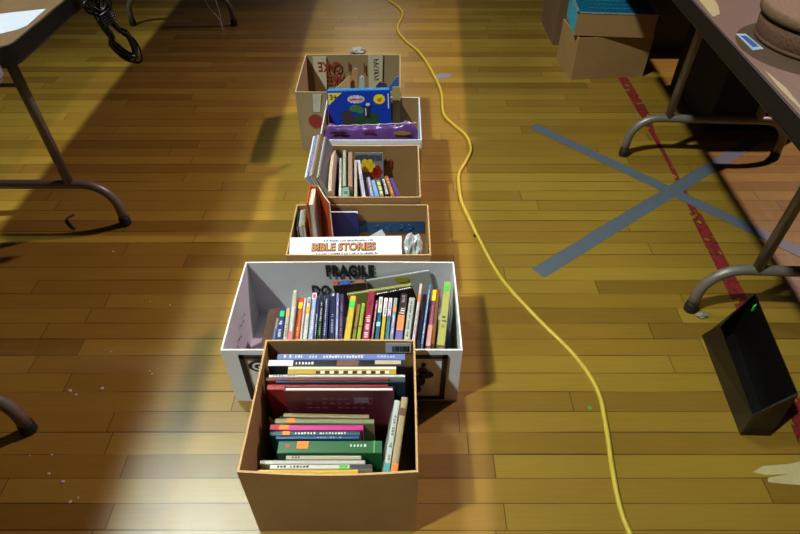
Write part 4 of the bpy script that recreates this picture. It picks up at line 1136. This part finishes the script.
# little things
root = thing('foil_scrap', 'shiny foil scrap lying under the yellow cord', 'scrap', P(444, 76.5, 0))
b = MB(); rr = random.Random(2)
pt = [P(px, py, 0.0) - P(444, 76.5, 0) for px, py in ((433.5, 78), (436, 74.5), (444, 73.5), (452, 74), (451, 77), (443, 78.5), (437, 79.5))]
pt = [p_ for p_ in pt]
b.prism(pt, (0, 0, 0.0008)); b.build('foil_sheet', mat('b9b6bf', 0.3, metal=0.6, amt=0.4, scale=90), root)
crumple('candy_wrapper', 'crumpled white wrapper on the floor just behind the farthest carton', 'wrapper', P(358, 53, 0), 0.042, 0.03, 0.018, mat('a9aaa6', 0.4, amt=0.3, scale=60), 15, 3)
b = MB(); b.lathe([(0.0055, 0.0), (0.0055, 0.0006)], 14, Matrix.Translation(P(589.5, 408, 0))); tag(b.build('dot_sticker', mat('3f9c3a', 0.5)), 'tiny green dot sticker on the floor left of the yellow cord', 'sticker')
b = MB(); b.lathe([(0.006, 0.0), (0.006, 0.0006)], 14, Matrix.Translation(P(579, 86.5, 0))); tag(b.build('dot_sticker', mat('3a7a3a', 0.5)), 'tiny green dot on the floor before the upper right carton', 'sticker')
b = MB(); b.tube([P(74, 214.5, 0.004), P(69, 217, 0.004), P(66.5, 219.5, 0.004), P(69, 223, 0.004), P(74.5, 228.5, 0.004)], 0.0038, 8)
tag(b.build('rubber_hook', mat('15110f', 0.6)), 'small black bent clip on the floor by the left table leg', 'clip')
b = MB(); b.lathe([(0.006, 0), (0.005, 0.004), (0.002, 0.006)], 10, Matrix.Translation(P(475, 236, 0))); tag(b.build('dark_pebble', mat('2c241c', 0.7)), 'tiny dark crumb beside the yellow cord near the Bible carton', 'crumb')
GCR = 'paper crumbs on the dark floor at left'
rr = random.Random(17)
for i, (px, py, s_) in enumerate(((113, 252, .004), (150, 302, .003), (170, 305, .003), (111, 352, .003), (70, 391, .006), (76, 395, .004), (102, 389, .006), (49, 474, .004), (63, 482, .005), (52, 455, .003), (70, 502, .004), (78, 498, .003), (152, 374, .003), (30, 456, .003), (150, 371, .003))):
    bm = bmesh.new(); bmesh.ops.create_icosphere(bm, subdivisions=1, radius=s_)
    for v in bm.verts: v.co = Vector((v.co.x * rr.uniform(.6, 1.4), v.co.y * rr.uniform(.5, 1.2), max(0, v.co.z * 0.5 + s_ * 0.25)))
    me = bpy.data.meshes.new('paper_crumb'); bm.to_mesh(me); bm.free(); me.materials.append(mat('c4bcb4', 0.7))
    o = bpy.data.objects.new('paper_crumb', me); o.location = P(px, py, 0); col.objects.link(o)
    tag(o, 'tiny white paper crumb lying on the wooden floor', 'crumb', GCR)

# ------------------------------------------------------------------ light
def spot(name, loc, target, energy, color, size_deg, blend, radius):
    l = bpy.data.lights.new(name, 'SPOT'); l.energy = energy; l.color = color
    l.spot_size = math.radians(size_deg); l.spot_blend = blend; l.shadow_soft_size = radius
    o = bpy.data.objects.new(name, l); col.objects.link(o); o.location = loc
    o.rotation_euler = (Vector(target) - Vector(loc)).to_track_quat('-Z', 'Y').to_euler()
    return o
def area(name, loc, target, energy, color, sx, sy):
    l = bpy.data.lights.new(name, 'AREA'); l.energy = energy; l.color = color; l.shape = 'RECTANGLE'; l.size = sx; l.size_y = sy
    o = bpy.data.objects.new(name, l); col.objects.link(o); o.location = loc
    o.rotation_euler = (Vector(target) - Vector(loc)).to_track_quat('-Z', 'Y').to_euler()
    return o
# high lamp behind the camera on the left, greenish yellow
spot('hall_lamp', (-4.3, -1.6, 8.5), (-0.25, 1.75, 0), 4000, (0.89, 1.0, 0.90), 30, 1.0, 0.20)
# high lamp ahead on the right, warmer
spot('hall_lamp', (4.95, 4.4, 7.0), (0.95, 1.9, 0), 2500, (1.0, 0.74, 0.76), 36, 1.0, 0.12)
# lamps whose reflections show in the varnish
area('ceiling_lamp', (-2.35, 2.9, 6.0), (-0.33, 0.5, 0), 10, (0.88, 1.0, 0.9), 0.7, 0.7).data.spread = math.radians(36)
area('ceiling_lamp', (-0.9, 15.0, 6.0), (-0.9, 12.0, 0), 45, (1.0, 0.95, 0.85), 1.2, 1.2)

w = bpy.data.worlds.new('hall'); scene.world = w; w.use_nodes = True
bgn = w.node_tree.nodes['Background']
bgn.inputs['Color'].default_value = (0.78, 0.72, 0.74, 1); bgn.inputs['Strength'].default_value = 0.07

cam = bpy.data.cameras.new('camera'); cam.sensor_width = 36.0; cam.sensor_fit = 'HORIZONTAL'; cam.lens = FPX / 800.0 * 36.0
co = bpy.data.objects.new('camera', cam); col.objects.link(co)
co.location = (0, 0, CAM_H); co.rotation_euler = (PI / 2 - PITCH, 0, 0)
scene.camera = co
vs = scene.view_settings
vs.view_transform = 'Standard'; vs.look = 'None'; vs.gamma = 1.0; vs.exposure = 0.0; vs.use_curve_mapping = False
